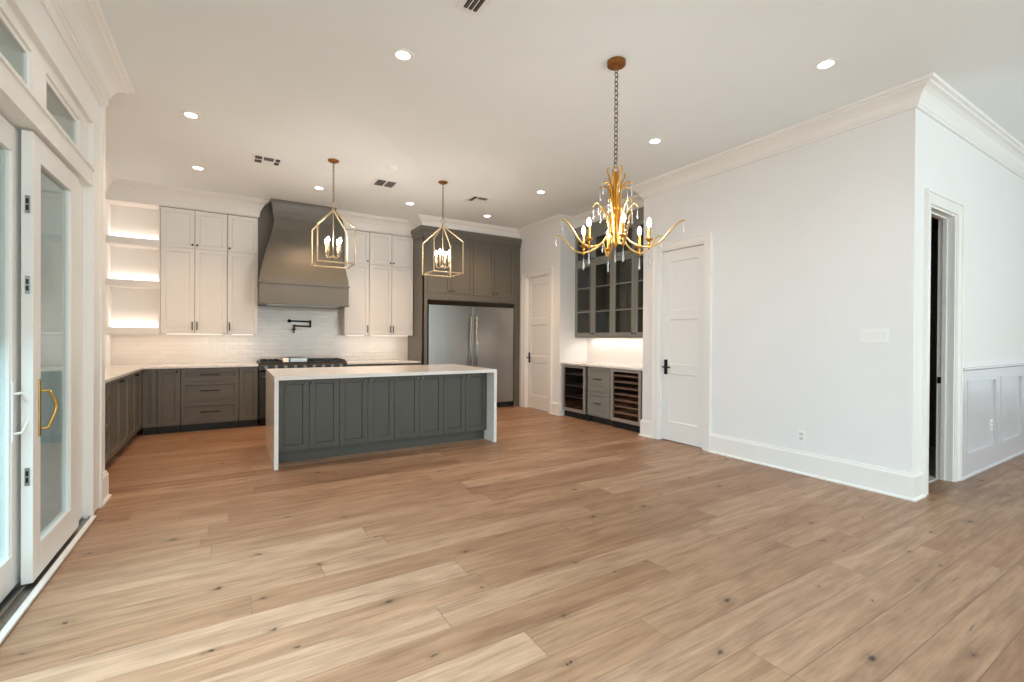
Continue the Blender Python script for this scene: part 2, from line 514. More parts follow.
def torus(bm, c, R, r, normal, n=16, m=6, sx=1.0):
    nrm = Vector(normal).normalized()
    a = Vector((0, 0, 1)) if abs(nrm.z) < 0.9 else Vector((1, 0, 0))
    e1 = nrm.cross(a).normalized(); e2 = nrm.cross(e1).normalized()
    rings = []
    for i in range(n):
        t = 2 * PI * i / n
        d = math.cos(t) * e1 * sx + math.sin(t) * e2
        p = Vector(c) + R * d
        dn = d.normalized()
        rings.append([bm.verts.new(p + r * (math.cos(2 * PI * k / m) * dn + math.sin(2 * PI * k / m) * nrm)) for k in range(m)])
    for i in range(n):
        A, B = rings[i], rings[(i + 1) % n]
        for k in range(m):
            bm.faces.new((A[k], A[(k + 1) % m], B[(k + 1) % m], B[k]))
    return bm

def obj(name, bm, m, parent=None, label=None, smooth=False, bevel=0.0):
    bmesh.ops.recalc_face_normals(bm, faces=bm.faces)
    me = bpy.data.meshes.new(name)
    bm.to_mesh(me); bm.free()
    if smooth:
        for p in me.polygons: p.use_smooth = True
    for mm in (m if isinstance(m, (list, tuple)) else [m]):
        me.materials.append(mm)
    o = bpy.data.objects.new(name, me)
    COL.objects.link(o)
    if parent is not None: o.parent = parent
    if label: o['label'] = label
    if bevel > 0:
        md = o.modifiers.new('bevel', 'BEVEL')
        md.width = bevel; md.segments = 2; md.limit_method = 'ANGLE'
    return o

def thing(name, label, cat, loc=(0, 0, 0), rotz=0.0, group=None):
    o = bpy.data.objects.new(name, None)
    COL.objects.link(o)
    o.empty_display_size = 0.1
    o.location = loc
    o.rotation_euler = (0, 0, rotz)
    o['label'] = label; o['category'] = cat
    if group: o['group'] = group
    return o

def tag(o, label, cat, group=None):
    o['label'] = label; o['category'] = cat
    if group: o['group'] = group
    return o

def struct(name, bm, m, parent=None, **k):
    o = obj(name, bm, m, parent, **k)
    if parent is None: o['kind'] = 'structure'
    return o

def origin(o, loc):
    """move the origin of a mesh object built in world coordinates"""
    v = Vector(loc)
    o.data.transform(Matrix.Translation(-v))
    o.location = v
    return o

def sweep(bm, path, prof, close_ends=True):
    """sweep a moulding profile [(out, z)] along a plan polyline; 'out' grows to the LEFT of the direction of travel"""
    P = [Vector((p[0], p[1])) for p in path]
    rings = []
    for i, p in enumerate(P):
        def nrm(a, b):
            d = (b - a).normalized()
            return Vector((-d.y, d.x))
        if i == 0: m_ = nrm(P[0], P[1])
        elif i == len(P) - 1: m_ = nrm(P[-2], P[-1])
        else:
            n1, n2 = nrm(P[i - 1], p), nrm(p, P[i + 1])
            m_ = (n1 + n2)
            m_ = m_ / m_.dot(n1)
        rings.append([bm.verts.new((p.x + m_.x * o_, p.y + m_.y * o_, z)) for o_, z in prof])
    n = len(prof)
    for a, b in zip(rings, rings[1:]):
        for k in range(n):
            bm.faces.new((a[k], a[(k + 1) % n], b[(k + 1) % n], b[k]))
    bm.faces.new(rings[0]); bm.faces.new(rings[-1][::-1])
    return bm

# local cabinet convention: x along the width, front faces -y, z up (world z, thing origin at z=0)
def shaker(bm, x0, x1, z0, z1, yf=0.0, fr=0.06, rec=0.012, t=0.021, cham=0.005):
    """shaker front: frame proud, panel recessed with a small chamfer; front plane y=yf"""
    yb = yf + t
    A = [(x0, z0), (x1, z0), (x1, z1), (x0, z1)]
    Bq = [(x0 + fr, z0 + fr), (x1 - fr, z0 + fr), (x1 - fr, z1 - fr), (x0 + fr, z1 - fr)]
    c2 = fr + cham
    Cq = [(x0 + c2, z0 + c2), (x1 - c2, z0 + c2), (x1 - c2, z1 - c2), (x0 + c2, z1 - c2)]
    va = [bm.verts.new((p[0], yf, p[1])) for p in A]
    vb = [bm.verts.new((p[0], yf, p[1])) for p in Bq]
    vc = [bm.verts.new((p[0], yf + rec, p[1])) for p in Cq]
    vd = [bm.verts.new((p[0], yb, p[1])) for p in A]
    for i in range(4):
        j = (i + 1) % 4
        bm.faces.new((va[i], va[j], vb[j], vb[i]))
        bm.faces.new((vb[i], vb[j], vc[j], vc[i]))
        bm.faces.new((va[j], va[i], vd[i], vd[j]))
    bm.faces.new(vc)
    bm.faces.new(vd[::-1])
    return bm

def knob(parent, x, z, yf=0.0, m=M_BRONZE, r=0.014):
    bm = nb()
    tube(bm, [(x, yf, z), (x, yf - 0.012, z), (x, yf - 0.014, z), (x, yf - 0.022, z), (x, yf - 0.027, z)],
         [0.006, 0.006, r, r, r * 0.6], n=10)
    return obj('knob', bm, m, parent, smooth=True)

def bar_pull(parent, x, z, length, yf=0.0, m=M_BRONZE, vertical=False, r=0.0065, off=0.03):
    bm = nb()
    h = length / 2
    if vertical:
        tube(bm, [(x, yf - off, z - h), (x, yf - off, z + h)], r, 8)
        for s in (-1, 1):
            tube(bm, [(x, yf, z + s * h * 0.8), (x, yf - off, z + s * h * 0.8)], r * 0.9, 8)
    else:
        tube(bm, [(x - h, yf - off, z), (x + h, yf - off, z)], r, 8)
        for s in (-1, 1):
            tube(bm, [(x + s * h * 0.8, yf, z), (x + s * h * 0.8, yf - off, z)], r * 0.9, 8)
    return obj('handle', bm, m, parent, smooth=True)

def carcass(parent, w, d, z0, z1, m, yb0=0.0215, kick=True, kickm=M_KICK, kz=0.105, name='body'):
    bm = nb()
    box(bm, 0.001, w - 0.001, yb0, d, z0, z1)
    o = obj(name, bm, m, parent)
    if kick:
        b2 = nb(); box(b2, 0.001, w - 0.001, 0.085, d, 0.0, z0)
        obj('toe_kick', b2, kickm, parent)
    return o

# ================================================================== ROOM SHELL
WX = 4.76      # right wall face
EY = 1.51      # hall (end) wall face
LXW = -0.87    # left wall face
KB = 8.32      # kitchen back wall face
KL = -1.434    # kitchen left wall face
LE = 4.86      # where the left wall stops
RY = -4.4      # unseen rear wall face
FX = 12.0      # unseen far right wall face

bm = nb()
prism(bm, [(LXW - 0.03, RY - 0.15), (FX + 0.15, RY - 0.15), (FX + 0.15, 3.4), (5.6, 3.4), (5.6, KB + 0.15), (KL - 0.15, KB + 0.15), (KL - 0.15, LE - 0.1), (LXW - 0.03, LE - 0.1)], 'z', -0.05, 0.0)
struct('floor', bm, M_FLOOR)
bm = nb()
prism(bm, [(LXW - 0.25, RY - 0.15), (FX + 0.15, RY - 0.15), (FX + 0.15, 3.4), (5.6, 3.4), (5.6, KB + 0.15), (KL - 0.15, KB + 0.15), (KL - 0.15, LE - 0.1), (LXW - 0.25, LE - 0.1)], 'z', CZ, CZ + 0.1)
struct('ceiling', bm, M_CEIL)

# right wall with two door openings and the bar recess
D1 = (3.46, 4.13); D2 = (6.57, 7.33); RC = (4.41, 6.26); DH = 2.46
bm = nb()
T = WX + 0.12
box(bm, WX, T, EY, D1[0], 0, CZ)
box(bm, WX, T, D1[0], D1[1], DH, CZ)
box(bm, WX, 5.42, D1[1], RC[0], 0, CZ)
box(bm, WX, 5.42, RC[1], D2[0], 0, CZ)
box(bm, 5.38, 5.5, RC[0], RC[1], 0, CZ)
box(bm, WX, T, D2[0], D2[1], DH, CZ)
box(bm, WX, T, D2[1], KB, 0, CZ)
struct('wall_right', bm, M_WALL)
bm = nb(); box(bm, KL - 0.15, 5.6, KB, KB + 0.12, 0, CZ)
struct('wall_back', bm, M_WALL)
bm = nb(); box(bm, KL - 0.15, KL, LE - 0.12, KB, 0, CZ); box(bm, KL, LXW - 0.1, LE - 0.12, LE, 0, CZ)
struct('wall_kitchen_left', bm, M_WALL)
# left wall with the big sliding door and transom opening
OP = (-0.6, 4.35); OH = 2.81
bm = nb()
box(bm, LXW - 0.2, LXW, RY, OP[0], 0, CZ)
box(bm, LXW - 0.2, LXW, OP[0], OP[1], OH, CZ)
box(bm, LXW - 0.2, LXW, OP[1], LE, 0, CZ)
struct('wall_left', bm, M_TRIM)
# hall wall with door opening
HD = (5.07, 5.72); HDH = 2.47
bm = nb()
box(bm, T, HD[0], EY, EY + 0.12, 0, CZ)
box(bm, HD[0], HD[1], EY, EY + 0.12, HDH, CZ)
box(bm, HD[1], FX, EY, EY + 0.12, 0, CZ)
struct('wall_hall', bm, M_WALL)
# unseen rear wall and far right wall; their tall windows are added for light
def wall_with_added_windows(name, horizontal, fixed, a0, a1, wins, z0, z1, th):
    bm = nb()
    def b(p, q, za, zb):
        if horizontal: box(bm, p, q, fixed, fixed + th, za, zb)
        else: box(bm, fixed, fixed + th, p, q, za, zb)
    cur = a0
    for w0, w1 in wins:
        b(cur, w0, 0, CZ); b(w0, w1, 0, z0); b(w0, w1, z1, CZ); cur = w1
    b(cur, a1, 0, CZ)
    struct(name, bm, M_WALL)
RW = [(-0.3, 1.5), (1.9, 3.7), (4.1, 5.9), (7.2, 9.0)]
wall_with_added_windows('wall_rear_unseen', True, RY - 0.12, LXW - 0.2, FX, RW, 0.35, 3.0, 0.12)
HW = [(-3.2, -1.5), (-1.0, 0.7)]
wall_with_added_windows('wall_far_right_unseen', False, FX, RY, EY + 0.12, HW, 0.35, 3.0, 0.12)
def window(name, horizontal, fixed, a0, a1, z0, z1):
    fr = nb()
    def b(bm, p, q, za, zb, d0=0.03, d1=0.09):
        if horizontal: box(bm, p, q, fixed + d0, fixed + d1, za, zb)
        else: box(bm, fixed + d0, fixed + d1, p, q, za, zb)
    b(fr, a0, a0 + 0.05, z0, z1); b(fr, a1 - 0.05, a1, z0, z1)
    b(fr, a0 + 0.05, a1 - 0.05, z0, z0 + 0.05); b(fr, a0 + 0.05, a1 - 0.05, z1 - 0.05, z1)
    mid = (a0 + a1) / 2
    b(fr, mid - 0.02, mid + 0.02, z0 + 0.05, z1 - 0.05)
    o = obj(name, fr, M_TRIM); o['kind'] = 'structure'
    g = nb(); b(g, a0 + 0.04, a1 - 0.04, z0 + 0.04, z1 - 0.04, 0.058, 0.062)
    obj('pane', g, M_GLASS, o)
for i, (a, b_) in enumerate(RW):
    window('window_%d' % (i + 3), True, RY - 0.12, a, b_, 0.35, 3.0)
for i, (a, b_) in enumerate(HW):
    window('window_%d' % (i + 7), False, FX, a, b_, 0.35, 3.0)

# dark room behind the hall door, with pale tiled floor
bm = nb()
box(bm, T, T + 0.02, EY + 0.12, 3.28, 0, 2.7)
box(bm, T, 7.4, 3.28, 3.38, 0, 2.7)
box(bm, 7.4, 7.5, EY + 0.12, 3.38, 0, 2.7)
box(bm, T, 7.5, EY + 0.12, 3.38, 2.7, 2.8)
struct('wall_side_room', bm, M_DARKROOM)
bm = nb(); box(bm, T + 0.02, 7.4, EY + 0.10, 3.28, 0.0, 0.012)
struct('floor_side_room', bm, M_TILEFL)

# mouldings -------------------------------------------------------
CROWN = [(0, 3.203), (0.018, 3.203), (0.021, 3.222), (0.030, 3.230), (0.036, 3.252), (0.050, 3.282), (0.072, 3.308), (0.098, 3.326), (0.124, 3.335), (0.128, 3.348), (0.150, 3.352), (0.158, CZ), (0, CZ)]
bm = nb()
sweep(bm, [(FX, EY), (WX, EY), (WX, RC[0]), (5.08, RC[0]), (5.08, RC[1]), (WX, RC[1]), (WX, 7.53), (2.79, 7.53), (2.79, 8.01)], CROWN)
struct('trim_1', bm, M_TRIM)
CROWN_K = [(0, 3.125), (0.012, 3.125), (0.018, 3.145), (0.024, 3.19), (0.038, 3.235), (0.062, 3.280), (0.092, 3.315), (0.124, 3.335), (0.128, 3.348), (0.150, 3.352), (0.158, CZ), (0, CZ)]
bm = nb(); sweep(bm, [(2.789, 8.01), (1.6, 8.01), (1.6, 8.014)], CROWN_K); struct('trim_16', bm, M_WCAB)
bm = nb(); sweep(bm, [(0.336, 8.014), (0.336, 8.01), (KL + 0.001, 8.01)], CROWN_K); struct('trim_17', bm, M_WCAB)
bm = nb()
sweep(bm, [(KL, 8.0), (KL, LE), (LXW, LE), (LXW, RY)], CROWN)
struct('trim_2', bm, M_TRIM)
BASE = [(0, 0), (0.034, 0), (0.034, 0.012), (0.020, 0.024), (0.020, 0.190), (0.012, 0.206), (0.010, 0.22), (0, 0.22)]
bm = nb(); sweep(bm, [(4.955, EY), (WX, EY), (WX, D1[0] - 0.10)], BASE); struct('baseboard_right', bm, M_TRIM)
bm = nb(); sweep(bm, [(WX, D1[1] + 0.10), (WX, RC[0]), (4.82, RC[0])], BASE); struct('baseboard_bar', bm, M_TRIM)
bm = nb(); sweep(bm, [(4.82, RC[1]), (WX, RC[1]), (WX, D2[0] - 0.10)], BASE); struct('baseboard_pantry', bm, M_TRIM)
bm = nb(); sweep(bm, [(LXW - 0.02, LE), (LXW, LE), (LXW, OP[1] + 0.28)], BASE); struct('baseboard_left', bm, M_TRIM)
bm = nb(); sweep(bm, [(LXW, OP[0] - 0.1), (LXW, RY), (FX, RY), (FX, EY)], BASE); struct('baseboard_rear', bm, M_TRIM)

# door casings
def casing(bm, horizontal, fixed, a0, a1, h, w=0.10, sgn=-1, t=0.018):
    def b(p, q, za, zb, tt):
        if horizontal: box(bm, p, q, fixed, fixed + sgn * tt, za, zb)
        else: box(bm, fixed, fixed + sgn * tt, p, q, za, zb)
    for s in (0, 1):
        if s == 0: e0, e1, o0, o1 = a0 - w, a0, a0 - w, a0 - w + 0.022
        else: e0, e1, o0, o1 = a1, a1 + w, a1 + w - 0.022, a1 + w
        if s == 0: b(e0 + 0.022, e1 - 0.012, 0, h, t)
        else: b(e0 + 0.012, e1 - 0.022, 0, h, t)
        if s == 0: b(e1 - 0.012, e1, 0, h + 0.0, t - 0.006)
        else: b(e0, e0 + 0.012, 0, h + 0.0, t - 0.006)
        b(o0, o1, 0, h + w - 0.022, t + 0.012)
    b(a0 - w + 0.022, a1 + w - 0.022, h, h + w - 0.022, t)
    b(a0 - w, a1 + w, h + w - 0.022, h + w, t + 0.012)
def jamb(bm, horizontal, f0, f1, a0, a1, h, tk=0.018):
    def b(p, q, za, zb):
        if horizontal: box(bm, p, q, f0, f1, za, zb)
        else: box(bm, f0, f1, p, q, za, zb)
    b(a0, a0 + tk, 0, h); b(a1 - tk, a1, 0, h); b(a0 + tk, a1 - tk, h - tk, h)
for i, D in enumerate((D1, D2)):
    bm = nb(); casing(bm, False, WX, D[0], D[1], DH); jamb(bm, False, WX, T, D[0], D[1], DH)
    struct('trim_%d' % (3 + i), bm, M_TRIM)
bm = nb(); casing(bm, True, EY, HD[0], HD[1], HDH, 0.112)
jamb(bm, True, EY, EY + 0.12, HD[0], HD[1], HDH)
box(bm, HD[1] - 0.030, HD[1] - 0.018, EY + 0.055, EY + 0.085, 0, HDH - 0.02)
box(bm, HD[0] + 0.018, HD[1] - 0.018, EY + 0.055, EY + 0.085, HDH - 0.030, HDH - 0.018)
hall_casing = struct('trim_5', bm, M_TRIM)
bm = nb(); box(bm, HD[1] - 0.0215, HD[1] - 0.0175, EY + 0.088, EY + 0.116, 0.905, 0.965)
box(bm, HD[1] - 0.024, HD[1] - 0.0215, EY + 0.094, EY + 0.110, 0.92, 0.95)
obj('strike_plate', bm, M_BLACK, hall_casing)

# panelled doors (local: x along the width, front -y)
def panel_slab(w, h, panels, st=0.105, t=0.038, rec=0.010):
    bm = nb()
    box(bm, 0.004, w - 0.004, rec, t, 0.014, h)
    box(bm, 0, st, 0, t, 0.012, h); box(bm, w - st, w, 0, t, 0.012, h)
    zs = [0.012] + [z for p in panels for z in p] + [h]
    for k in range(0, len(zs), 2):
        box(bm, st, w - st, 0, t, zs[k], zs[k + 1])
    for z0, z1 in panels:      # small chamfer strips round each recess
        c = 0.010
        prism(bm, [(0.0, z0), (rec, z0), (rec, z0 + c)], 'x', st, w - st)
        prism(bm, [(0.0, z1), (rec, z1), (rec, z1 - c)], 'x', st, w - st)
    return bm
def lever(parent, x, z, side, yf=0.0):
    bm = nb(); box(bm, x - 0.024, x + 0.024, yf - 0.010, yf, z - 0.095, z + 0.095)
    obj('escutcheon', bm, M_BLACK, parent, bevel=0.002)
    bm = nb(); tube(bm, [(x, yf - 0.010, z), (x, yf - 0.05, z)], 0.010, 8)
    box(bm, min(x - 0.012 * side, x + 0.105 * side), max(x - 0.012 * side, x + 0.105 * side), yf - 0.062, yf - 0.046, z - 0.009, z + 0.009)
    obj('lever', bm, M_BLACK, parent, bevel=0.002)
PAN = [(0.25, 0.865), (0.985, 1.56), (1.68, 2.30)]
for i, D in enumerate((D1, D2)):
    w = D[1] - D[0] - 0.042
    o = obj('door_%d' % (i + 1), panel_slab(w, DH - 0.022, PAN), M_DOOR)
    o.location = (WX + 0.045, D[1] - 0.021, 0); o.rotation_euler = (0, 0, -PI / 2)
    o['kind'] = 'structure'
    lever(o, 0.055, 0.95, 1)

# wainscot on the hall wall
bm = nb()
Yw = EY
box(bm, HD[1] + 0.112, FX, Yw - 0.004, Yw, 0.20, 0.93)
box(bm, HD[1] + 0.112, FX, Yw - 0.018, Yw, 0.93, 1.02)
prism(bm, [(Yw, 1.02), (Yw - 0.022, 1.02), (Yw - 0.040, 1.035), (Yw - 0.040, 1.052), (Yw, 1.052)], 'x', HD[1] + 0.112, FX)
box(bm, HD[1] + 0.112, FX, Yw - 0.018, Yw, 0, 0.20)
prism(bm, [(Yw, 0), (Yw - 0.034, 0), (Yw - 0.034, 0.012), (Yw - 0.018, 0.024), (Yw, 0.024)], 'x', HD[1] + 0.112, FX)
xs = 5.835
stiles = [(5.832, 6.0)]
x = 6.9
while x < FX - 0.2:
    stiles.append((x, x + 0.16)); x += 0.96
for a, b_ in stiles:
    box(bm, a, b_, Yw - 0.018, Yw, 0.20, 0.93)
for (a, b_), (c, d_) in zip(stiles, stiles[1:]):     # bead moulding round each panel
    x0, x1 = b_, c
    for p in ((x0, x1, 0.20, 0.222), (x0, x1, 0.908, 0.93), (x0, x0 + 0.022, 0.222, 0.908), (x1 - 0.022, x1, 0.222, 0.908)):
        box(bm, p[0], p[1], Yw - 0.024, Yw - 0.002, p[2], p[3])
struct('trim_6', bm, M_WAIN)

# ------------------------------------------------------------------ sliding doors and transoms (left)
def glass_panel(name, w, h, loc, sl=0.11, sr=0.18, label=None):
    o = obj(name, (lambda bm: (box(bm, 0, sl, 0, 0.045, 0.03, h), box(bm, w - sr, w, 0, 0.045, 0.03, h),
                               box(bm, sl, w - sr, 0, 0.045, 0.03, 0.20), box(bm, sl, w - sr, 0, 0.045, h - 0.13, h),
                               [box(bm, *q) for q in ((sl, sl + 0.012, 0.006, 0.039, 0.20, h - 0.13), (w - sr - 0.012, w - sr, 0.006, 0.039, 0.20, h - 0.13))], bm)[-1])(nb()), M_TRIM, bevel=0.003)
    o.location = loc; o.rotation_euler = (0, 0, PI / 2)
    o['kind'] = 'structure'
    g = nb(); box(g, sl + 0.004, w - sr - 0.004, 0.020, 0.025, 0.195, h - 0.125)
    obj('pane', g, M_GLASS, o)
    return o
# local x -> +Y, local y -> -X
s1 = glass_panel('door_3', 0.83, 2.345, (-0.87, 3.29, 0))
s2 = glass_panel('door_4', 0.95, 2.345, (-0.935, 2.42, 0), 0.11, 0.12)
s3 = glass_panel('door_5', 0.95, 2.345, (-0.87, -0.58, 0), 0.11, 0.11)
def d_handle(parent, x, z0, z1, m, yf=0.0, sgn=1):
    bm = nb(); box(bm, x - 0.011, x + 0.011, yf - 0.006, yf, z0 - 0.02, z1 + 0.02)
    obj('handle_plate', bm, m, parent, bevel=0.002)
    zm = (z0 + z1) / 2; q = (z1 - z0) / 2
    bm = nb()
    tube(bm, [(x, yf - 0.005, z1 - 0.04), (x + 0.02 * sgn, yf - 0.03, z1 - 0.04), (x + 0.05 * sgn, yf - 0.05, zm + q * 0.25), (x + 0.055 * sgn, yf - 0.055, zm),
              (x + 0.05 * sgn, yf - 0.05, zm - q * 0.25), (x + 0.02 * sgn, yf - 0.03, z0 + 0.02), (x, yf - 0.005, z0 + 0.02)],
         [0.007, 0.008, 0.008, 0.009, 0.008, 0.008, 0.007], 8)
    obj('handle', bm, m, parent, smooth=True)
d_handle(s1, 0.085, 0.79, 1.05, M_BRASS)
d_handle(s2, 0.83, 0.79, 1.05, M_PLASTIC)
for z in (1.97, 1.56, 0.58):
    bm = nb(); box(bm, -0.004, 0.0, 0.012, 0.030, z - 0.045, z + 0.045); 
    lp = obj('latch_plate', bm, M_SATIN, s1)
    bm = nb(); box(bm, -0.0055, -0.004, 0.016, 0.026, z - 0.03, z - 0.004); box(bm, -0.0055, -0.004, 0.016, 0.026, z + 0.004, z + 0.03)
    obj('latch_slot', bm, M_BLACK, lp)
# track / sill
bm = nb()
box(bm, LXW - 0.20, LXW + 0.045, OP[0], OP[1], 0.0, 0.008)
for xx in (-0.90, -0.955):
    box(bm, xx - 0.004, xx + 0.004, OP[0], OP[1], 0.008, 0.026)
sill = struct('trim_7', bm, M_SATIN)
bm = nb(); box(bm, LXW + 0.018, LXW + 0.046, OP[0], OP[1] - 0.001, 0.0085, 0.021); obj('sill_lip', bm, M_TRIM, sill)
# frame: side jamb, header bar, mullions of the transoms, top frame
bm = nb()
box(bm, LXW - 0.19, LXW - 0.03, 4.125, OP[1] - 0.001, 0.009, 2.36)
box(bm, LXW - 0.19, LXW + 0.022, OP[0] + 0.001, OP[1] - 0.001, 2.36, 2.475)
box(bm, LXW - 0.19, LXW + 0.034, OP[0] + 0.001, OP[1] - 0.001, 2.475, 2.495)
box(bm, LXW - 0.19, LXW - 0.002, OP[0] + 0.001, OP[1] - 0.001, 2.745, OH - 0.001)
struct('trim_8', bm, M_TRIM)
TR = [(-0.6, 0.30), (0.45, 1.35), (1.5, 2.4), (2.52, 3.28), (3.49, 4.14)]
for i, (a, b_) in enumerate(TR[-2:]):
    pass
prev = OP[0]
bm = nb()
for a, b_ in TR:
    if a > prev: box(bm, LXW - 0.15, LXW - 0.002, prev, a, 2.4955, 2.7445)
    prev = b_
box(bm, LXW - 0.15, LXW - 0.002, prev, OP[1] - 0.001, 2.4955, 2.7445)
struct('trim_9', bm, M_TRIM)
for i, (a, b_) in enumerate(TR):
    fr = nb()
    for q in ((a, a + 0.035, 2.497, 2.743), (b_ - 0.035, b_, 2.497, 2.743), (a + 0.035, b_ - 0.035, 2.497, 2.525), (a + 0.035, b_ - 0.035, 2.715, 2.743)):
        box(fr, LXW - 0.055, LXW - 0.012, q[0], q[1], q[2], q[3])
    o = obj('window_%d' % {4: 1, 3: 2, 2: 9, 1: 10, 0: 11}[i], fr, M_TRIM); o['kind'] = 'structure'
    g = nb(); box(g, LXW - 0.026, LXW - 0.021, a + 0.03, b_ - 0.03, 2.52, 2.72)
    obj('pane', g, M_GLASS, o)
# casing round the whole opening with a cap moulding
bm = nb()
box(bm, LXW, LXW + 0.02, OP[1] + 0.03, OP[1] + 0.235, 0.021, 3.03)
box(bm, LXW, LXW + 0.030, OP[1] + 0.235, OP[1] + 0.27, 0, 3.03)
box(bm, LXW, LXW + 0.028, OP[1] + 0.001, OP[1] + 0.03, 0.021, OH + 0.022)
box(bm, LXW, LXW + 0.02, OP[0] - 0.15, OP[1] + 0.03, OH + 0.022, 3.03)
box(bm, LXW, LXW + 0.028, OP[0] - 0.15, OP[1] + 0.001, OH + 0.001, OH + 0.022)
prism(bm, [(LXW, 3.03), (LXW + 0.03, 3.03), (LXW + 0.05, 3.055), (LXW + 0.062, 3.062), (LXW + 0.062, 3.09), (LXW, 3.09)], 'y', OP[0] - 0.15, OP[1] + 0.27)
box(bm, LXW, LXW + 0.02, OP[0] - 0.15, OP[0] - 0.001, 0.021, OH)
struct('trim_10', bm, M_TRIM)

# outside: patio, slate strip, porch soffit, hedge bank, exterior face of the kitchen bay
bm = nb(); box(bm, -16, LXW - 0.2, -8, 4.7, -0.10, -0.02); struct('floor_patio', bm, M_PATIO)
bm = nb(); box(bm, -1.9, LXW - 0.2, 3.2, 4.68, -0.02, -0.005); struct('floor_slate', bm, M_SLATE)
bm = nb(); box(bm, -4.2, LXW - 0.2, -6, LE - 0.12, 3.05, 3.12); struct('ceiling_porch', bm, mat('porch_soffit', rgb(205, 212, 206), 0.8, noise=0.05))
bm = nb(); box(bm, -4.2, LXW - 0.2, LE - 0.16, LE - 0.12, 0.0, 3.05); struct('wall_exterior', bm, mat('exterior_siding', rgb(48, 54, 50), 0.8, noise=0.15, nscale=4, stretch=(1, 1, 12)))

# ================================================================== KITCHEN, back run
FY = 7.62     # door faces of the base cabinets
CT = 0.905    # countertop height
def base_doors(name_label, x0, x1, ndoors, knobs, loc=None, rotz=0.0, group='grey base cabinets', depth=0.66, w=None):
    W_ = (x1 - x0) if w is None else w
    t = thing('base_cabinet', name_label, 'cabinet', loc or (x0, FY, 0), rotz, group)
    carcass(t, W_, depth, 0.105, CT - 0.032, M_GREYK)
    dw = W_ / ndoors
    for k in range(ndoors):
        bm = nb(); shaker(bm, k * dw + 0.003, (k + 1) * dw - 0.003, 0.112, CT - 0.042, fr=0.055)
        d = obj('door', bm, M_GREYK, t)
        kx = knobs[k]
        if kx is not None: knob(d, k * dw + kx * dw, CT - 0.075)
    return t
def drawers(label, loc, W_, rows, rotz=0.0, depth=0.66, group='grey drawer cabinets', m=M_GREYK, top=CT - 0.042, fr=0.05, pull=0.17, name='drawer_cabinet', cat='cabinet', kick=True):
    t = thing(name, label, cat, loc, rotz, group)
    carcass(t, W_, depth, 0.105, top + 0.010, m, kick=kick)
    for z0, z1 in rows:
        bm = nb(); shaker(bm, 0.003, W_ - 0.003, z0, z1, fr=fr)
        d = obj('drawer', bm, m, t)
        bar_pull(d, W_ / 2, (z0 + z1) / 2 if (z1 - z0) < 0.25 else (z0 + z1) / 2 + 0.01, pull)
    return t
base_doors('grey single-door base cabinet in the corner where the two runs meet', -1.0, -0.845, 1, [None], group=None)
base_doors('narrow grey base cabinet left of the stack of three drawers on the back wall', -0.842, -0.592, 1, [0.85], group=None)
drawers('grey cabinet of three wide drawers under the counter on the back wall', (-0.589, FY, 0), 0.675, [(0.112, 0.405), (0.411, 0.69), (0.696, CT - 0.042)], group=None, pull=0.23)
base_doors('narrow grey base cabinet between the wide drawers and the range', 0.089, 0.326, 1, [None], group=None)
base_doors('grey base cabinet right of the range, mostly hidden behind the island', 1.562, 2.785, 3, [0.88, 0.88, 0.12], group=None)

# corner block filling the meeting of the runs (hidden behind the doors)
# left run: faces +X
LFX = -1.0
def L(y): return (LFX, y, 0)
drawers('grey three-drawer cabinet in the left run nearest the end of the glass door wall', L(4.90), 0.92, [(0.112, 0.405), (0.411, 0.69), (0.696, CT - 0.042)], rotz=PI / 2, depth=0.43, group=None, pull=0.23)
base_doors('grey two-door base cabinet in the left run beside the three drawers', 0, 0.9, 2, [0.9, 0.1], loc=L(5.823), rotz=PI / 2, group=None, depth=0.43, w=0.90)
base_doors('grey base cabinet in the left run next to the corner', 0, 0.85, 2, [0.9, 0.1], loc=L(6.726), rotz=PI / 2, group=None, depth=0.43, w=0.885)

# counter tops (one L piece left of the range, one piece right of it)
def slab(bm, pts, z0, z1):
    return prism(bm, pts, 'z', z0, z1)
bm = nb(); slab(bm, [(LFX + 0.025, 4.875), (LFX + 0.025, FY - 0.025), (0.328, FY - 0.025), (0.328, KB - 0.012), (KL + 0.012, KB - 0.012), (KL + 0.012, 4.875)], CT - 0.030, CT)
tag(obj('countertop', bm, M_QUARTZ, bevel=0.002), 'white stone L-shaped countertop on the left and back base cabinets', 'countertop')
bm = nb(); box(bm, 1.562, 2.785, FY - 0.025, KB - 0.012, CT - 0.030, CT)
tag(obj('countertop', bm, M_QUARTZ, bevel=0.002), 'white stone countertop between the range and the refrigerator surround', 'countertop')

# backsplash
bm = nb()
box(bm, KL, 2.79, KB - 0.010, KB, CT - 0.03, 1.36)
box(bm, 0.336, 1.60, KB - 0.010, KB, 1.36, 1.92)
struct('wall_backsplash', bm, M_TILE)
bm = nb(); box(bm, KL, KL + 0.010, LE, KB - 0.01, CT - 0.03, 1.9); struct('wall_backsplash_left', bm, M_WALL)

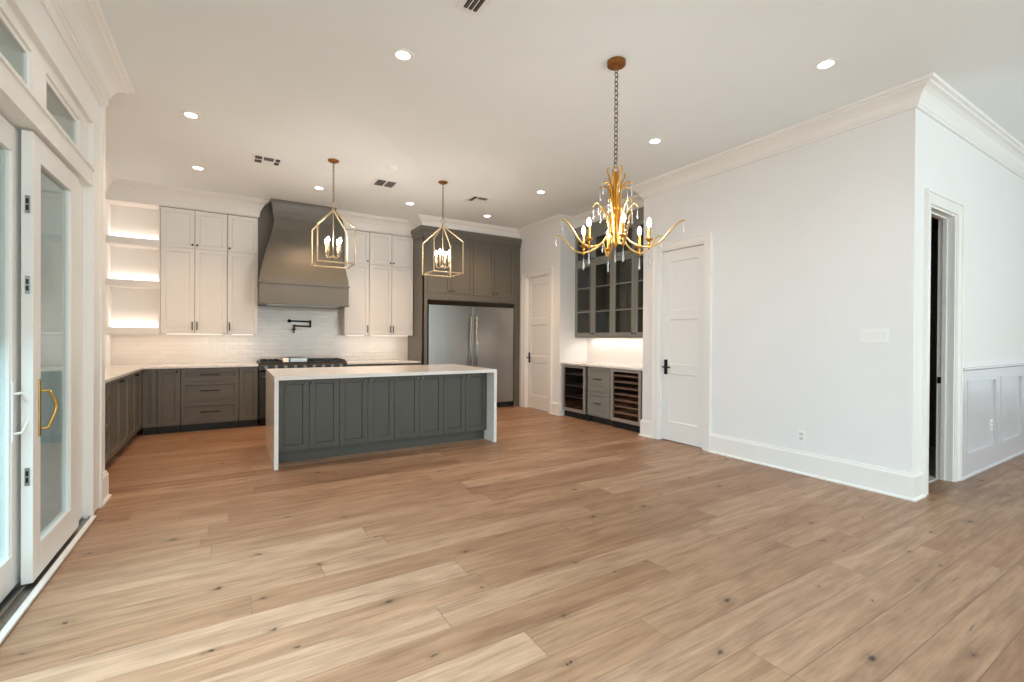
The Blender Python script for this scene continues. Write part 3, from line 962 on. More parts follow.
# white wall cabinets
UY = 8.01
UB, UT, US = 1.346, 3.12, 2.562
def wall_cab(label, x0, x1, nd, knobs, under=True):
    w = x1 - x0
    t = thing('wall_cabinet', label, 'cabinet', (x0, UY, 0), 0, None)
    bm = nb(); box(bm, 0.001, w - 0.001, 0.0225, 0.30, UB, UT); obj('body', bm, M_WCAB, t)
    bm = nb(); box(bm, 0.0015, w - 0.0015, 0.0212, 0.0225, UB + 0.004, UT - 0.001); obj('gap_shade', bm, M_GAP_SHADE, t)  # dark sheet behind the doors: shade of the door gaps put into colour
    dw = w / nd
    for k in range(nd):
        kx = knobs[k]
        X = k * dw + (0.93 if kx > 0 else 0.07) * dw
        bm = nb(); shaker(bm, k * dw + 0.0032, (k + 1) * dw - 0.0032, UB + 0.004, US - 0.002, fr=0.055)
        d = obj('door', bm, M_WCAB, t, label='tall lower door')
        bar_pull(d, X, UB + 0.11, 0.12, vertical=True, m=M_BRONZE)
        bm = nb(); shaker(bm, k * dw + 0.0032, (k + 1) * dw - 0.0032, US + 0.002, UT - 0.012, fr=0.055)
        d = obj('door', bm, M_WCAB, t, label='short upper door')
        knob(d, X, US + 0.05)
    bm = nb(); box(bm, 0.06, w - 0.06, 0.10, 0.13, UB - 0.012, UB)
    obj('light_strip', bm, M_LED, t)
    return t
wall_cab('white double-width wall cabinet beside the lit open shelves', -0.853, -0.062, 2, [1, -1])
wall_cab('white single-width wall cabinet just left of the grey range hood', -0.060, 0.336, 1, [-1])
wall_cab('white single-width wall cabinet just right of the grey range hood', 1.60, 2.005, 1, [1])
wall_cab('white double-width wall cabinet beside the grey refrigerator surround', 2.007, 2.783, 2, [1, -1])
bm = nb()
box(bm, KL, 0.336, UY + 0.006, KB, UT, CZ); box(bm, 1.60, 2.785, UY + 0.006, KB, UT, CZ)
struct('trim_11', bm, M_WCAB)
# open shelves
t = thing('open_shelf_unit', 'white open corner shelves glowing with hidden lights, left of the white wall cabinets', 'shelf unit', (KL, UY, 0))
SW = -0.855 - KL
bm = nb(); box(bm, 0.0, SW, 0.29, 0.308, UB, UT); obj('back_panel', bm, M_WCAB, t)
bm = nb(); box(bm, SW - 0.018, SW, 0.0, 0.29, UB, UT); obj('side_panel', bm, M_WCAB, t)
for z0, z1 in ((1.337, 1.42), (1.975, 2.07), (2.545, 2.64)):
    bm = nb(); box(bm, 0.0, SW - 0.018, 0.0, 0.29, z0, z1); s = obj('shelf', bm, M_WCAB, t)
    bm = nb(); box(bm, 0.01, SW - 0.03, 0.262, 0.282, z1, z1 + 0.008); obj('light_strip', bm, M_LED, s)

WARM = (1.0, 0.84, 0.72)
for zz in (1.432, 2.082, 2.652):
    area('shelf_light', ((KL - 0.855) / 2, UY + 0.262, zz), (0, 0.15, 1), SW - 0.06, 0.03, 1.3, WARM)
area('under_cabinet_light_left', (-0.55, KB - 0.21, 1.325), (0, 0.12, -1), 1.7, 0.06, 1.7, WARM)
area('under_cabinet_light_right', (2.19, KB - 0.21, 1.325), (0, 0.12, -1), 1.1, 0.06, 1.15, WARM)

# range hood
HX0, HX1 = 0.338, 1.566
t = thing('range_hood', 'large dark grey painted range hood flaring over the cooktop', 'range hood', (0, 0, 0))
bm = nb()
secs = [(2.10, 0.0), (2.18, 0.02), (2.26, 0.08), (2.344, 0.15), (2.42, 0.22), (2.482, 0.285), (2.55, 0.355), (2.62, 0.44), (2.689, 0.53), (2.773, 0.65), (2.86, 0.76), (2.937, 0.84), (3.03, 0.90), (3.12, 0.93)]
rings = []
for z, s in secs:
    a0, a1, yf = HX0 + 0.215 * s, HX1 - 0.215 * s, 7.52 + 0.28 * s
    rings.append([bm.verts.new(p) for p in ((a0, yf, z), (a1, yf, z), (a1, KB - 0.001, z), (a0, KB - 0.001, z))])
for A, B in zip(rings, rings[1:]):
    for k in range(4):
        bm.faces.new((A[k], A[(k + 1) % 4], B[(k + 1) % 4], B[k]))
bm.faces.new(rings[0][::-1]); bm.faces.new(rings[-1])
obj('chimney', bm, M_GREYK, t)
bm = nb(); box(bm, HX0, HX1, 7.515, KB - 0.001, 1.80, 2.10); 
obj('apron', bm, M_GREYK, t)
bm = nb(); box(bm, HX0 - 0.012, HX1 + 0.012, 7.50, 8.005, 2.085, 2.105); box(bm, HX0 - 0.008, HX1 + 0.008, 7.505, 8.005, 1.79, 1.812)
obj('moulding', bm, M_GREYK, t, bevel=0.003)
bm = nb()
a0, a1, yf = HX0 + 0.215 * 0.93, HX1 - 0.215 * 0.93, 7.52 + 0.28 * 0.93
PR = [(0, 3.12), (0.010, 3.12), (0.012, 3.15), (0.016, 3.16), (0.020, 3.22), (0.030, 3.28), (0.044, 3.325), (0.046, 3.345), (0.052, 3.35), (0.052, CZ - 0.001), (0, CZ - 0.001)]
sweep(bm, [(a0, 8.0), (a0, yf), (a1, yf), (a1, 8.0)], [(-o_, z) for o_, z in PR])
obj('cornice', bm, M_GREYK, t)
bm = nb(); box(bm, a0 + 0.001, a1 - 0.001, yf + 0.001, KB - 0.001, 3.12, CZ - 0.001); obj('core', bm, M_GREYK, t)
bm = nb(); box(bm, HX0, 1.598, 8.015, KB - 0.011, 1.80, CZ - 0.001); obj('back_panel', bm, M_GREYK, t)
bm = nb(); box(bm, HX0 + 0.1, HX1 - 0.1, 7.62, 8.0, 1.785, 1.80); obj('filter_insert', bm, M_STEEL, t)

# pot filler
t = thing('pot_filler', 'dark bronze folding pot filler tap on the tiled wall above the range', 'tap', (0.80, KB - 0.01, 1.57))
bm = nb(); tube(bm, [(0, 0, 0), (0, -0.012, 0)], 0.03, 14); tube(bm, [(0, -0.012, 0), (0, -0.06, 0)], 0.012, 10); obj('wall_flange', bm, M_BRONZE, t, smooth=False)
bm = nb(); tube(bm, [(-0.03, -0.06, 0.0), (0.31, -0.06, -0.006)], 0.013, 10); obj('upper_arm', bm, M_BRONZE, t, smooth=False)
bm = nb(); tube(bm, [(0.31, -0.06, 0.018), (0.31, -0.06, -0.10)], 0.014, 10); obj('joint', bm, M_BRONZE, t)
bm = nb(); tube(bm, [(0.31, -0.072, -0.085), (0.06, -0.10, -0.080)], 0.013, 10); tube(bm, [(0.065, -0.10, -0.06), (0.06, -0.10, -0.20)], [0.014, 0.010], 10); obj('spout', bm, M_BRONZE, t)
bm = nb(); tube(bm, [(0.03, -0.10, -0.135), (0.09, -0.10, -0.135)], 0.009, 8); tube(bm, [(0.035, -0.10, -0.13), (0.035, -0.10, -0.16)], 0.007, 8); obj('valve_handle', bm, M_BRONZE, t)

# range
t = thing('range_cooker', 'wide dark steel and black gas range under the grey hood', 'cooker', (0.334, 7.57, 0), 0)
RWd = 1.222
bm = nb(); box(bm, 0, RWd, 0.05, 0.73, 0.10, 0.915); obj('body', bm, mat('range_side', rgb(48, 46, 44), 0.35, 0.8, noise=0.04), t)
bm = nb(); box(bm, 0.02, RWd - 0.02, 0.10, 0.70, 0.0, 0.10); obj('toe_kick', bm, M_SHADOW, t)
bm = nb(); prism(bm, [(0.05, 0.80), (0.0, 0.82), (0.0, 0.90), (0.03, 0.925), (0.05, 0.925)], 'x', 0, RWd); cp = obj('control_panel', bm, M_DSTEEL, t)
for k in range(9):
    bm = nb(); x = 0.09 + k * 0.13
    tube(bm, [(x, 0.0, 0.862), (x, -0.012, 0.862), (x, -0.014, 0.862), (x, -0.045, 0.862)], [0.026, 0.026, 0.019, 0.017], 12); obj('control_knob', bm, M_SATIN, cp, smooth=False)
for a, b_ in ((0.008, 0.755), (0.763, RWd - 0.008)):
    bm = nb(); box(bm, a, b_, 0.012, 0.05, 0.13, 0.79); d = obj('oven_door', bm, M_DSTEEL, t, bevel=0.004)
    bm = nb(); box(bm, a + 0.09, b_ - 0.09, 0.010, 0.013, 0.28, 0.62); obj('oven_window', bm, mat('oven_glass', rgb(15, 15, 16), 0.08), d)
    bm = nb(); tube(bm, [(a + 0.03, -0.04, 0.735), (b_ - 0.03, -0.04, 0.735)], 0.013, 10)
    for q in (a + 0.06, b_ - 0.06): tube(bm, [(q, 0.012, 0.735), (q, -0.04, 0.735)], 0.009, 8)
    obj('door_handle', bm, M_SATIN, d, smooth=True)
bm = nb(); box(bm, 0.0, RWd, 0.03, 0.73, 0.915, 0.930); obj('cooktop', bm, M_BLACK, t)
for a in (0.04, 0.675, 0.945):
    bm = nb(); w_ = 0.26
    for k in range(4):
        xx = a + 0.012 + k * (w_ - 0.024) / 3
        box(bm, xx - 0.006, xx + 0.006, 0.07, 0.68, 0.942, 0.958)
    for yy in (0.075, 0.23, 0.375, 0.52, 0.675):
        box(bm, a, a + w_, yy - 0.006, yy + 0.006, 0.940, 0.956)
    for xx in (a + 0.01, a + w_ - 0.01):
        for yy in (0.08, 0.67): box(bm, xx - 0.008, xx + 0.008, yy - 0.008, yy + 0.008, 0.93, 0.945)
    g = obj('grate', bm, M_BLACK, t)
    for yy in (0.22, 0.52):
        bm = nb(); lathe(bm, [(0.05, 0.930), (0.05, 0.938), (0.03, 0.942), (0.0, 0.942)], a + w_ / 2, yy, 14); obj('burner', bm, M_SATIN, t)
bm = nb(); box(bm, 0.42, 0.655, 0.10, 0.64, 0.930, 0.985); box(bm, 0.45, 0.625, 0.14, 0.60, 0.985, 0.990)
obj('griddle_cover', bm, M_STEEL, t, bevel=0.004)
bm = nb(); prism(bm, [(0.05, 0.931), (0.13, 0.931), (0.16, 0.985), (0.158, 0.987), (0.128, 0.933), (0.05, 0.933)], 'x', 0.325, 0.405)
o = obj('paper_sheet', bm, M_PAPER); o.location = (0.334, 7.62, 0)
tag(o, 'folded white paper leaflet on the range cooktop beside the steel griddle cover', 'paper')

# ================================================================== refrigerator bay
GY = 7.53
t = thing('refrigerator_surround', 'tall dark grey cabinet frame around the steel refrigerator', 'cabinet', (2.79, GY, 0))
BW = 4.755 - 2.79
bm = nb(); box(bm, 0, 0.022, 0.0, KB - GY - 0.002, 0, 3.10); box(bm, 0.0, 0.085, 0.0, 0.022, 0.0, 3.05); obj('side_panel', bm, M_GREYK, t)
bm = nb(); box(bm, BW - 0.022, BW, 0.022, KB - GY - 0.002, 0, 3.10); box(bm, BW - 0.125, BW, 0.0, 0.022, 0.0, 3.05); obj('side_panel', bm, M_GREYK, t)
bm = nb(); box(bm, 0.085, BW - 0.125, 0.0, 0.022, 1.975, 2.085); obj('rail', bm, M_GREYK, t)
bm = nb()
CN = [(0, 3.045), (0.012, 3.045), (0.015, 3.075), (0.028, 3.085), (0.038, 3.13), (0.062, 3.175), (0.066, 3.22), (-0.02, 3.22), (-0.02, 3.045)]
sweep(bm, [(BW - 0.001, 0), (0, 0), (0, 0.47)], [(o_, z) for o_, z in CN])
obj('cornice', bm, M_GREYK, t)
bm = nb(); box(bm, 0.0, BW, 0.03, KB - GY - 0.002, 3.10, 3.22); obj('top_panel', bm, M_GREYK, t)
bm = nb(); box(bm, 2.79, 4.755, GY + 0.006, KB - 0.001, 3.221, CZ); struct('trim_12', bm, M_TRIM)
for k, (xa, lab) in enumerate(((2.877, 'grey two-door cabinet above the left half of the refrigerator'), (3.754, 'grey two-door cabinet above the right half of the refrigerator'))):
    w = 0.876
    c = thing('overhead_cabinet', lab, 'cabinet', (xa, GY + 0.001, 0))
    bm = nb(); box(bm, 0.001, w - 0.001, 0.0215, 0.70, 2.088, 3.043); obj('body', bm, M_GREYK, c)
    for q in range(2):
        bm = nb(); shaker(bm, q * w / 2 + 0.003, (q + 1) * w / 2 - 0.003, 2.09, 3.040, fr=0.06); d = obj('door', bm, M_GREYK, c)
        knob(d, w / 2 + (-1 if q == 0 else 1) * 0.035, 2.14)
t = thing('refrigerator', 'wide stainless steel twin-door refrigerator built into the grey surround', 'refrigerator', (2.895, GY - 0.01, 0))
FW = 1.715
bm = nb(); box(bm, 0.001, FW - 0.001, 0.0505, 0.72, 0.02, 1.965); obj('body', bm, M_SHADOW, t)
bm = nb(); box(bm, 0.0, FW, 0.04, 0.06, 0.02, 0.10); obj('kick_grille', bm, M_SHADOW, t)
for k, (a, b_) in enumerate(((0.0, 0.838), (0.844, FW))):
    bm = nb(); box(bm, a, b_, 0.0, 0.05, 0.105, 1.885); d = obj('door', bm, M_STEEL, t, bevel=0.006)
    hx = 0.838 - 0.055 if k == 0 else 0.844 + 0.055
    bm = nb(); tube(bm, [(hx, -0.06, 0.45), (hx, -0.06, 1.69)], 0.015, 12)
    for zz in (0.52, 1.62): tube(bm, [(hx, 0.0, zz), (hx, -0.06, zz)], 0.010, 8)
    obj('door_handle', bm, M_STEEL, d, smooth=True)
bm = nb(); prism(bm, [(0.05, 1.892), (0.018, 1.892), (-0.035, 1.958), (-0.035, 1.966), (0.05, 1.966)], 'x', 0.0, FW)
obj('vent_grille', bm, M_DSTEEL, t)

# ================================================================== island
IX0, IX1, IY0, IY1, IT = 0.355, 2.850, 5.045, 6.38, 0.915
bm = nb()
box(bm, IX0, IX1, IY0, IY1, IT - 0.038, IT)
box(bm, IX0, IX0 + 0.038, IY0, IY1, 0, IT - 0.038)
box(bm, IX1 - 0.038, IX1, IY0, IY1, 0, IT - 0.038)
bmesh.ops.remove_doubles(bm, verts=bm.verts, dist=1e-5)
tag(obj('waterfall_countertop', bm, M_QUARTZ), 'white stone island top with sides folding down to the floor', 'countertop')
units = [(0.3945, 1.0, 'leftmost'), (1.0, 1.605, 'second from left'), (1.605, 2.21, 'third from left'), (2.21, 2.8105, 'rightmost')]
for k, (a, b_, nm) in enumerate(units):
    lab = ('%s grey two-door cabinet of the kitchen island under the white top' % nm)
    t = thing('island_cabinet', lab, 'cabinet', (a, 5.235, 0), 0, None)
    w = b_ - a
    bm = nb(); box(bm, 0.0005, w - 0.0005, 0.0215, IY1 - 5.235 - 0.06, 0.125, IT - 0.039); obj('body', bm, M_GREYB if False else M_GREY, t)
    bm = nb(); box(bm, 0.0005, w - 0.0005, 0.072, IY1 - 5.235 - 0.10, 0, 0.125); obj('toe_kick', bm, M_GREY, t)
    for q in range(2):
        bm = nb(); shaker(bm, q * w / 2 + 0.002, (q + 1) * w / 2 - 0.002, 0.128, IT - 0.043, fr=0.058); d = obj('door', bm, M_GREY, t)
        knob(d, w / 2 + (-1 if q == 0 else 1) * 0.03, IT - 0.085, m=M_SATIN, r=0.013)

# ================================================================== bar in the recess (faces -X)
def BL(xface, yl=RC[1]): return (xface, yl, 0)
BWD = RC[1] - RC[0]
RZ = -PI / 2
t = thing('bar_wall_cabinet', 'grey glass-door wall cabinet in the bar recess with dark shelves inside', 'cabinet', BL(5.08), RZ)
BD = 0.298
bm = nb()
box(bm, 0.001, 0.02, 0.022, BD, 1.345, 3.205); box(bm, BWD - 0.02, BWD - 0.001, 0.022, BD, 1.345, 3.205)
box(bm, 0.02, BWD - 0.02, 0.022, BD, 1.345, 1.365); box(bm, 0.02, BWD - 0.02, 0.022, BD, 3.05, 3.205)
box(bm, 0.02, BWD - 0.02, BD - 0.01, BD, 1.365, 3.05)
for q in (1, 2, 3):
    box(bm, q * BWD / 4 - 0.009, q * BWD / 4 + 0.009, 0.022, BD - 0.01, 1.365, 3.05)
obj('body', bm, M_INTER, t)
bm = nb()
for zz in (1.78, 2.16, 2.555): box(bm, 0.02, BWD - 0.02, 0.06, BD - 0.01, zz, zz + 0.018)
obj('shelf', bm, M_INTER, t)
def glazed_door(x0, x1, z0, z1, munt, knobx):
    bm = nb(); fr = 0.060
    box(bm, x0, x0 + fr, 0, 0.021, z0, z1); box(bm, x1 - fr, x1, 0, 0.021, z0, z1)
    box(bm, x0 + fr, x1 - fr, 0, 0.021, z0, z0 + fr); box(bm, x0 + fr, x1 - fr, 0, 0.021, z1 - fr, z1)
    for mz in munt: box(bm, x0 + fr, x1 - fr, 0.003, 0.018, mz - 0.010, mz + 0.010)
    d = obj('glass_door', bm, M_GREYB, t, bevel=0.002)
    g = nb(); box(g, x0 + fr - 0.004, x1 - fr + 0.004, 0.009, 0.012, z0 + fr - 0.004, z1 - fr + 0.004)
    obj('pane', g, M_CGLASS, d)
    if knobx is not None: knob(d, knobx, z0 + 0.045, m=M_BLACK, r=0.012)
for q in range(4):
    x0, x1 = q * BWD / 4 + 0.002, (q + 1) * BWD / 4 - 0.002
    kx = (x1 - 0.03) if q % 2 == 0 else (x0 + 0.03)
    glazed_door(x0, x1, 1.348, 2.575, (1.755, 2.16), kx)
    glazed_door(x0, x1, 2.580, 3.035, (), kx)
bm = nb()
prism(bm, [(0.022, 3.04), (0.0, 3.04), (-0.006, 3.075), (-0.012, 3.08), (-0.022, 3.13), (-0.045, 3.18), (-0.048, 3.205), (0.022, 3.205)], 'x', 0.001, BWD - 0.001)
obj('cornice', bm, M_GREYB, t)
bm = nb(); box(bm, 0.001, BWD - 0.001, 0.0, 0.02, 1.325, 1.345); obj('light_rail', bm, M_GREYB, t)
bm = nb(); box(bm, 0.1, BWD - 0.1, 0.18, 0.21, 1.335, 1.345); obj('light_strip', bm, M_LED, t)
bm = nb(); box(bm, 5.086, 5.379, RC[0], RC[1], 3.2055, CZ); struct('trim_13', bm, M_TRIM)
area('bar_under_cabinet_light', (5.26, (RC[0] + RC[1]) / 2, 1.322), (0.10, 0, -1), 1.6, 0.05, 3.6, (1.0, 0.86, 0.76))
# bar backsplash and counter
bm = nb(); box(bm, 5.370, 5.380, RC[0], RC[1], CT - 0.03, 1.345); struct('wall_backsplash_bar', bm, mat('bar_splash', rgb(232, 226, 220), 0.55, noise=0.01))
bm = nb(); box(bm, 4.785, 5.369, RC[0] + 0.003, RC[1] - 0.003, CT - 0.030, CT)
tag(obj('countertop', bm, M_QUARTZ, bevel=0.002), 'white stone countertop of the small bar recess', 'countertop')
BF = 4.80
def cooler(name, label, y_left, w, shelves, wood):
    t = thing(name, label, 'refrigerator', (BF, y_left, 0), RZ)
    bm = nb()
    box(bm, 0, 0.02, 0.045, 0.55, 0.10, CT - 0.034); box(bm, w - 0.02, w, 0.045, 0.55, 0.10, CT - 0.034)
    box(bm, 0.02, w - 0.02, 0.045, 0.55, 0.10, 0.13); box(bm, 0.02, w - 0.02, 0.045, 0.55, CT - 0.06, CT - 0.034); box(bm, 0.02, w - 0.02, 0.53, 0.55, 0.13, CT - 0.06)
    obj('body', bm, M_CARK, t)
    bm = nb(); box(bm, 0.0, w, 0.06, 0.5, 0.0, 0.10); obj('kick_grille', bm, M_SHADOW, t)
    bm = nb(); f = 0.048; z0, z1 = 0.105, CT - 0.038
    box(bm, 0.002, f, 0, 0.04, z0, z1); box(bm, w - f, w - 0.002, 0, 0.04, z0, z1)
    box(bm, f, w - f, 0, 0.04, z0, z0 + f); box(bm, f, w - f, 0, 0.04, z1 - f * 0.8, z1)
    d = obj('glass_door', bm, M_FRAME, t, bevel=0.003)
    g = nb(); box(g, f - 0.003, w - f + 0.003, 0.012, 0.016, z0 + f - 0.003, z1 - f * 0.8 + 0.003); obj('pane', g, glass_mat('cooler_glass', (0.92, 0.88, 0.86, 1), 1.4), d)
    for z in shelves:
        bm = nb()
        if wood: box(bm, 0.03, w - 0.03, 0.020, 0.05, z - 0.013, z + 0.013); box(bm, 0.03, w - 0.03, 0.05, 0.5, z - 0.004, z + 0.002)
        else:
            box(bm, 0.03, w - 0.03, 0.022, 0.034, z - 0.007, z + 0.007)
            for k in range(10): box(bm, 0.035 + k * (w - 0.07) / 9 - 0.002, 0.035 + k * (w - 0.07) / 9 + 0.002, 0.034, 0.5, z - 0.002, z + 0.002)
        obj('shelf', bm, M_WOODSH if wood else M_SATIN, t)
    return t
cooler('beverage_cooler', 'glass-door beverage cooler with wire shelves at the left of the bar', RC[1] - 0.012, 0.60, (0.34, 0.53, 0.72), False)
drawers('pale grey two-drawer cabinet between the two glass-door coolers', (BF, 5.585, 0), 0.50, [(0.125, 0.485), (0.495, CT - 0.042)], rotz=RZ, depth=0.55, group=None, m=M_GREYB, fr=0.045, pull=0.16)
cooler('wine_cooler', 'glass-door wine cooler with wooden-fronted racks at the right of the bar', 5.075, 0.60, (0.235, 0.325, 0.415, 0.505, 0.595, 0.685, 0.775), True)
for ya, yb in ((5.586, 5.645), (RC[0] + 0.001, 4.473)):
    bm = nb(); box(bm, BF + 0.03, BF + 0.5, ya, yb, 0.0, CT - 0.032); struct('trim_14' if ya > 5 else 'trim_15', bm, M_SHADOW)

# ================================================================== CEILING FITTINGS
# recessed lights
cans = [(1.063, 3.303, 'recessed ceiling light nearest the camera, above the open floor left of the chandelier'),
        (-0.332, 5.240, 'recessed ceiling light nearest the glass doors, in front of the kitchen'),
        (-0.361, 6.834, 'recessed ceiling light in front of the lit open corner shelves'),
        (1.023, 6.842, 'recessed ceiling light in front of the grey range hood'),
        (2.332, 6.872, 'recessed ceiling light in front of the right-hand white wall cabinets'),
        (3.790, 1.735, 'recessed ceiling light nearest the corner of the white wall by the hall'),
        (3.759, 3.337, 'recessed ceiling light right of the chandelier chain'),
        (3.712, 5.339, 'recessed ceiling light left of the chandelier, between it and the farther lantern'),
        (3.671, 6.868, 'recessed ceiling light in front of the refrigerator cabinets')]
hidden_cans = [(1.08, 1.7), (-0.3, 1.7), (-0.3, 3.4), (1.08, -0.4), (3.8, -0.4), (-0.3, -0.4), (1.08, -2.4), (3.8, -2.4), (6.6, -0.4), (9.2, -0.4), (6.6, -2.6)]
def spot(loc, p, col=(1.0, 0.93, 0.84), ang=125):
    d = bpy.data.lights.new('can_spot', 'SPOT')
    d.energy = p; d.spot_size = math.radians(ang); d.spot_blend = 0.9; d.shadow_soft_size = 0.05; d.color = col
    o = bpy.data.objects.new('can_spot', d); COL.objects.link(o)
    o.location = loc
    return o
def can(x, y, label):
    t = thing('ceiling_light', label, 'ceiling light', (x, y, CZ), 0, 'recessed ceiling lights')
    bm = nb()
    prof = [(0.050, -0.001), (0.050, -0.004), (0.074, -0.006), (0.078, -0.004), (0.078, -0.0005)]
    n = 28; rings = []
    for r, z in prof:
        rings.append([bm.verts.new((r * math.cos(2 * PI * k / n), r * math.sin(2 * PI * k / n), z)) for k in range(n)])
    for A, B in zip(rings, rings[1:] + rings[:1]):
        for k in range(n): bm.faces.new((A[k], A[(k + 1) % n], B[(k + 1) % n], B[k]))
    obj('trim_ring', bm, M_PLASTIC, t)
    bm = nb(); lathe(bm, [(0.050, -0.0005), (0.050, -0.003), (0.0, -0.003)], 0, 0, 28); obj('lens', bm, M_CAN, t)
for x, y, lab in cans:
    can(x, y, lab)
    warm = y > 4.5
    spot((x, y, CZ - 0.03), 11 if not warm else 70, (1.0, 0.64, 0.37) if warm else (1.0, 0.96, 0.90), 118 if warm else 125)
for x, y in hidden_cans:
    spot((x, y, CZ - 0.03), 9, (1.0, 0.95, 0.9))

# air registers
def register(label, x, y, w, h, cells, rz=0, group=None):
    t = thing('ceiling_vent', label, 'vent', (x, y, CZ), rz)
    bm = nb()
    box(bm, -w / 2 - 0.03, w / 2 + 0.03, -h / 2 - 0.03, h / 2 + 0.03, -0.004, -0.0005)
    box(bm, -w / 2 - 0.006, w / 2 + 0.006, -h / 2 - 0.006, h / 2 + 0.006, -0.008, -0.004)
    obj('face_plate', bm, M_VENT, t)
    for (x0, x1, y0, y1, along) in cells:
        bm = nb(); box(bm, x0, x1, y0, y1, -0.0095, -0.008); p = obj('opening', bm, M_KICK, t)
        bm = nb()
        if along == 'x':
            k = max(2, int(abs(y1 - y0) / 0.018))
            for i in range(1, k): yy = y0 + (y1 - y0) * i / k; box(bm, x0, x1, yy - 0.0015, yy + 0.0015, -0.014, -0.0095)
        else:
            k = max(2, int(abs(x1 - x0) / 0.018))
            for i in range(1, k): xx = x0 + (x1 - x0) * i / k; box(bm, xx - 0.0015, xx + 0.0015, y0, y1, -0.014, -0.0095)
        obj('louvre', bm, mat('louvre_grey', rgb(120, 116, 110), 0.5, noise=0.02), p)
register('ceiling air register with five small openings, left of the nearer-left lantern', 0.345, 6.092, 0.26, 0.23,
         [(-0.125, -0.055, -0.11, -0.015, 'y'), (-0.125, -0.055, 0.015, 0.11, 'y'), (-0.035, 0.065, -0.105, 0.0, 'x'), (0.085, 0.13, -0.105, -0.015, 'y'), (0.075, 0.125, 0.015, 0.10, 'y')])
register('ceiling air register with two dark square openings between the two lanterns', 1.740, 6.146, 0.25, 0.24,
         [(-0.12, -0.012, -0.115, 0.115, 'x'), (0.012, 0.12, -0.115, 0.115, 'x')])
register('ceiling air register right of the farther lantern, partly closed', 3.111, 6.106, 0.25, 0.23,
         [(-0.11, -0.05, -0.11, 0.11, 'y'), (-0.03, 0.11, -0.11, -0.02, 'x')])
register('slatted ceiling air register at the very top edge of the view', 1.267, 2.494, 0.10, 0.26,
         [(-0.045, -0.02, -0.12, 0.12, 'y'), (-0.012, 0.012, -0.12, 0.12, 'y'), (0.02, 0.045, -0.12, 0.12, 'y')], rz=0.0)
bm = nb(); lathe(bm, [(0.065, CZ - 0.0005), (0.065, CZ - 0.02), (0.05, CZ - 0.035), (0.0, CZ - 0.036)], 0, 0, 24)
o = obj('smoke_detector', bm, M_PLASTIC, smooth=False); o.location = (1.648, 5.527, 0)
tag(o, 'small round white smoke detector on the ceiling between the lanterns', 'smoke detector')

# chain made of alternating oval links
def chain(parent, z0, z1, link=0.032, r=0.0022, w=0.62):
    bm = nb()
    n = int(abs(z1 - z0) / (link * 0.78)); dz = (z1 - z0) / n
    for i in range(n):
        zc = z0 + (i + 0.5) * dz
        nrm = (1, 0, 0) if i % 2 == 0 else (0, 1, 0)
        R = link / 2
        c = Vector((0, 0, zc)); pts = []
        for k in range(10):
            a = 2 * PI * k / 10
            d = (Vector((0, 1, 0)) if i % 2 == 0 else Vector((1, 0, 0))) * math.cos(a) * R * w + Vector((0, 0, 1)) * math.sin(a) * R
            pts.append(c + d)
        pts.append(pts[0])
        tube(bm, pts, r, 5, caps=False)
    return obj('chain', bm, M_CHAIN, parent, smooth=True)

# candle with flame bulb: cup, sleeve, bulb; z relative to the parent
def candle(parent, x, y, z, sleeve_h=0.085, cup=M_GOLD, sleeve=M_CANDLE, bulb_h=0.062, r=0.0105, cup_r=0.026):
    bm = nb(); lathe(bm, [(0.004, z - 0.018), (0.012, z - 0.012), (cup_r * 0.6, z - 0.004), (cup_r, z + 0.004), (cup_r * 0.98, z + 0.007), (0.008, z + 0.003)], x, y, 14)
    obj('drip_cup', bm, cup, parent, smooth=True)
    bm = nb(); lathe(bm, [(r, z), (r, z + sleeve_h)], x, y, 10); c = obj('candle_sleeve', bm, sleeve, parent, smooth=False)
    zb = z + sleeve_h
    bm = nb(); lathe(bm, [(0.006, zb), (0.012, zb + bulb_h * 0.22), (0.0145, zb + bulb_h * 0.42), (0.011, zb + bulb_h * 0.68), (0.004, zb + bulb_h * 0.92), (0.0005, zb + bulb_h)], x, y, 10)
    obj('bulb', bm, M_BULB, c, smooth=True)

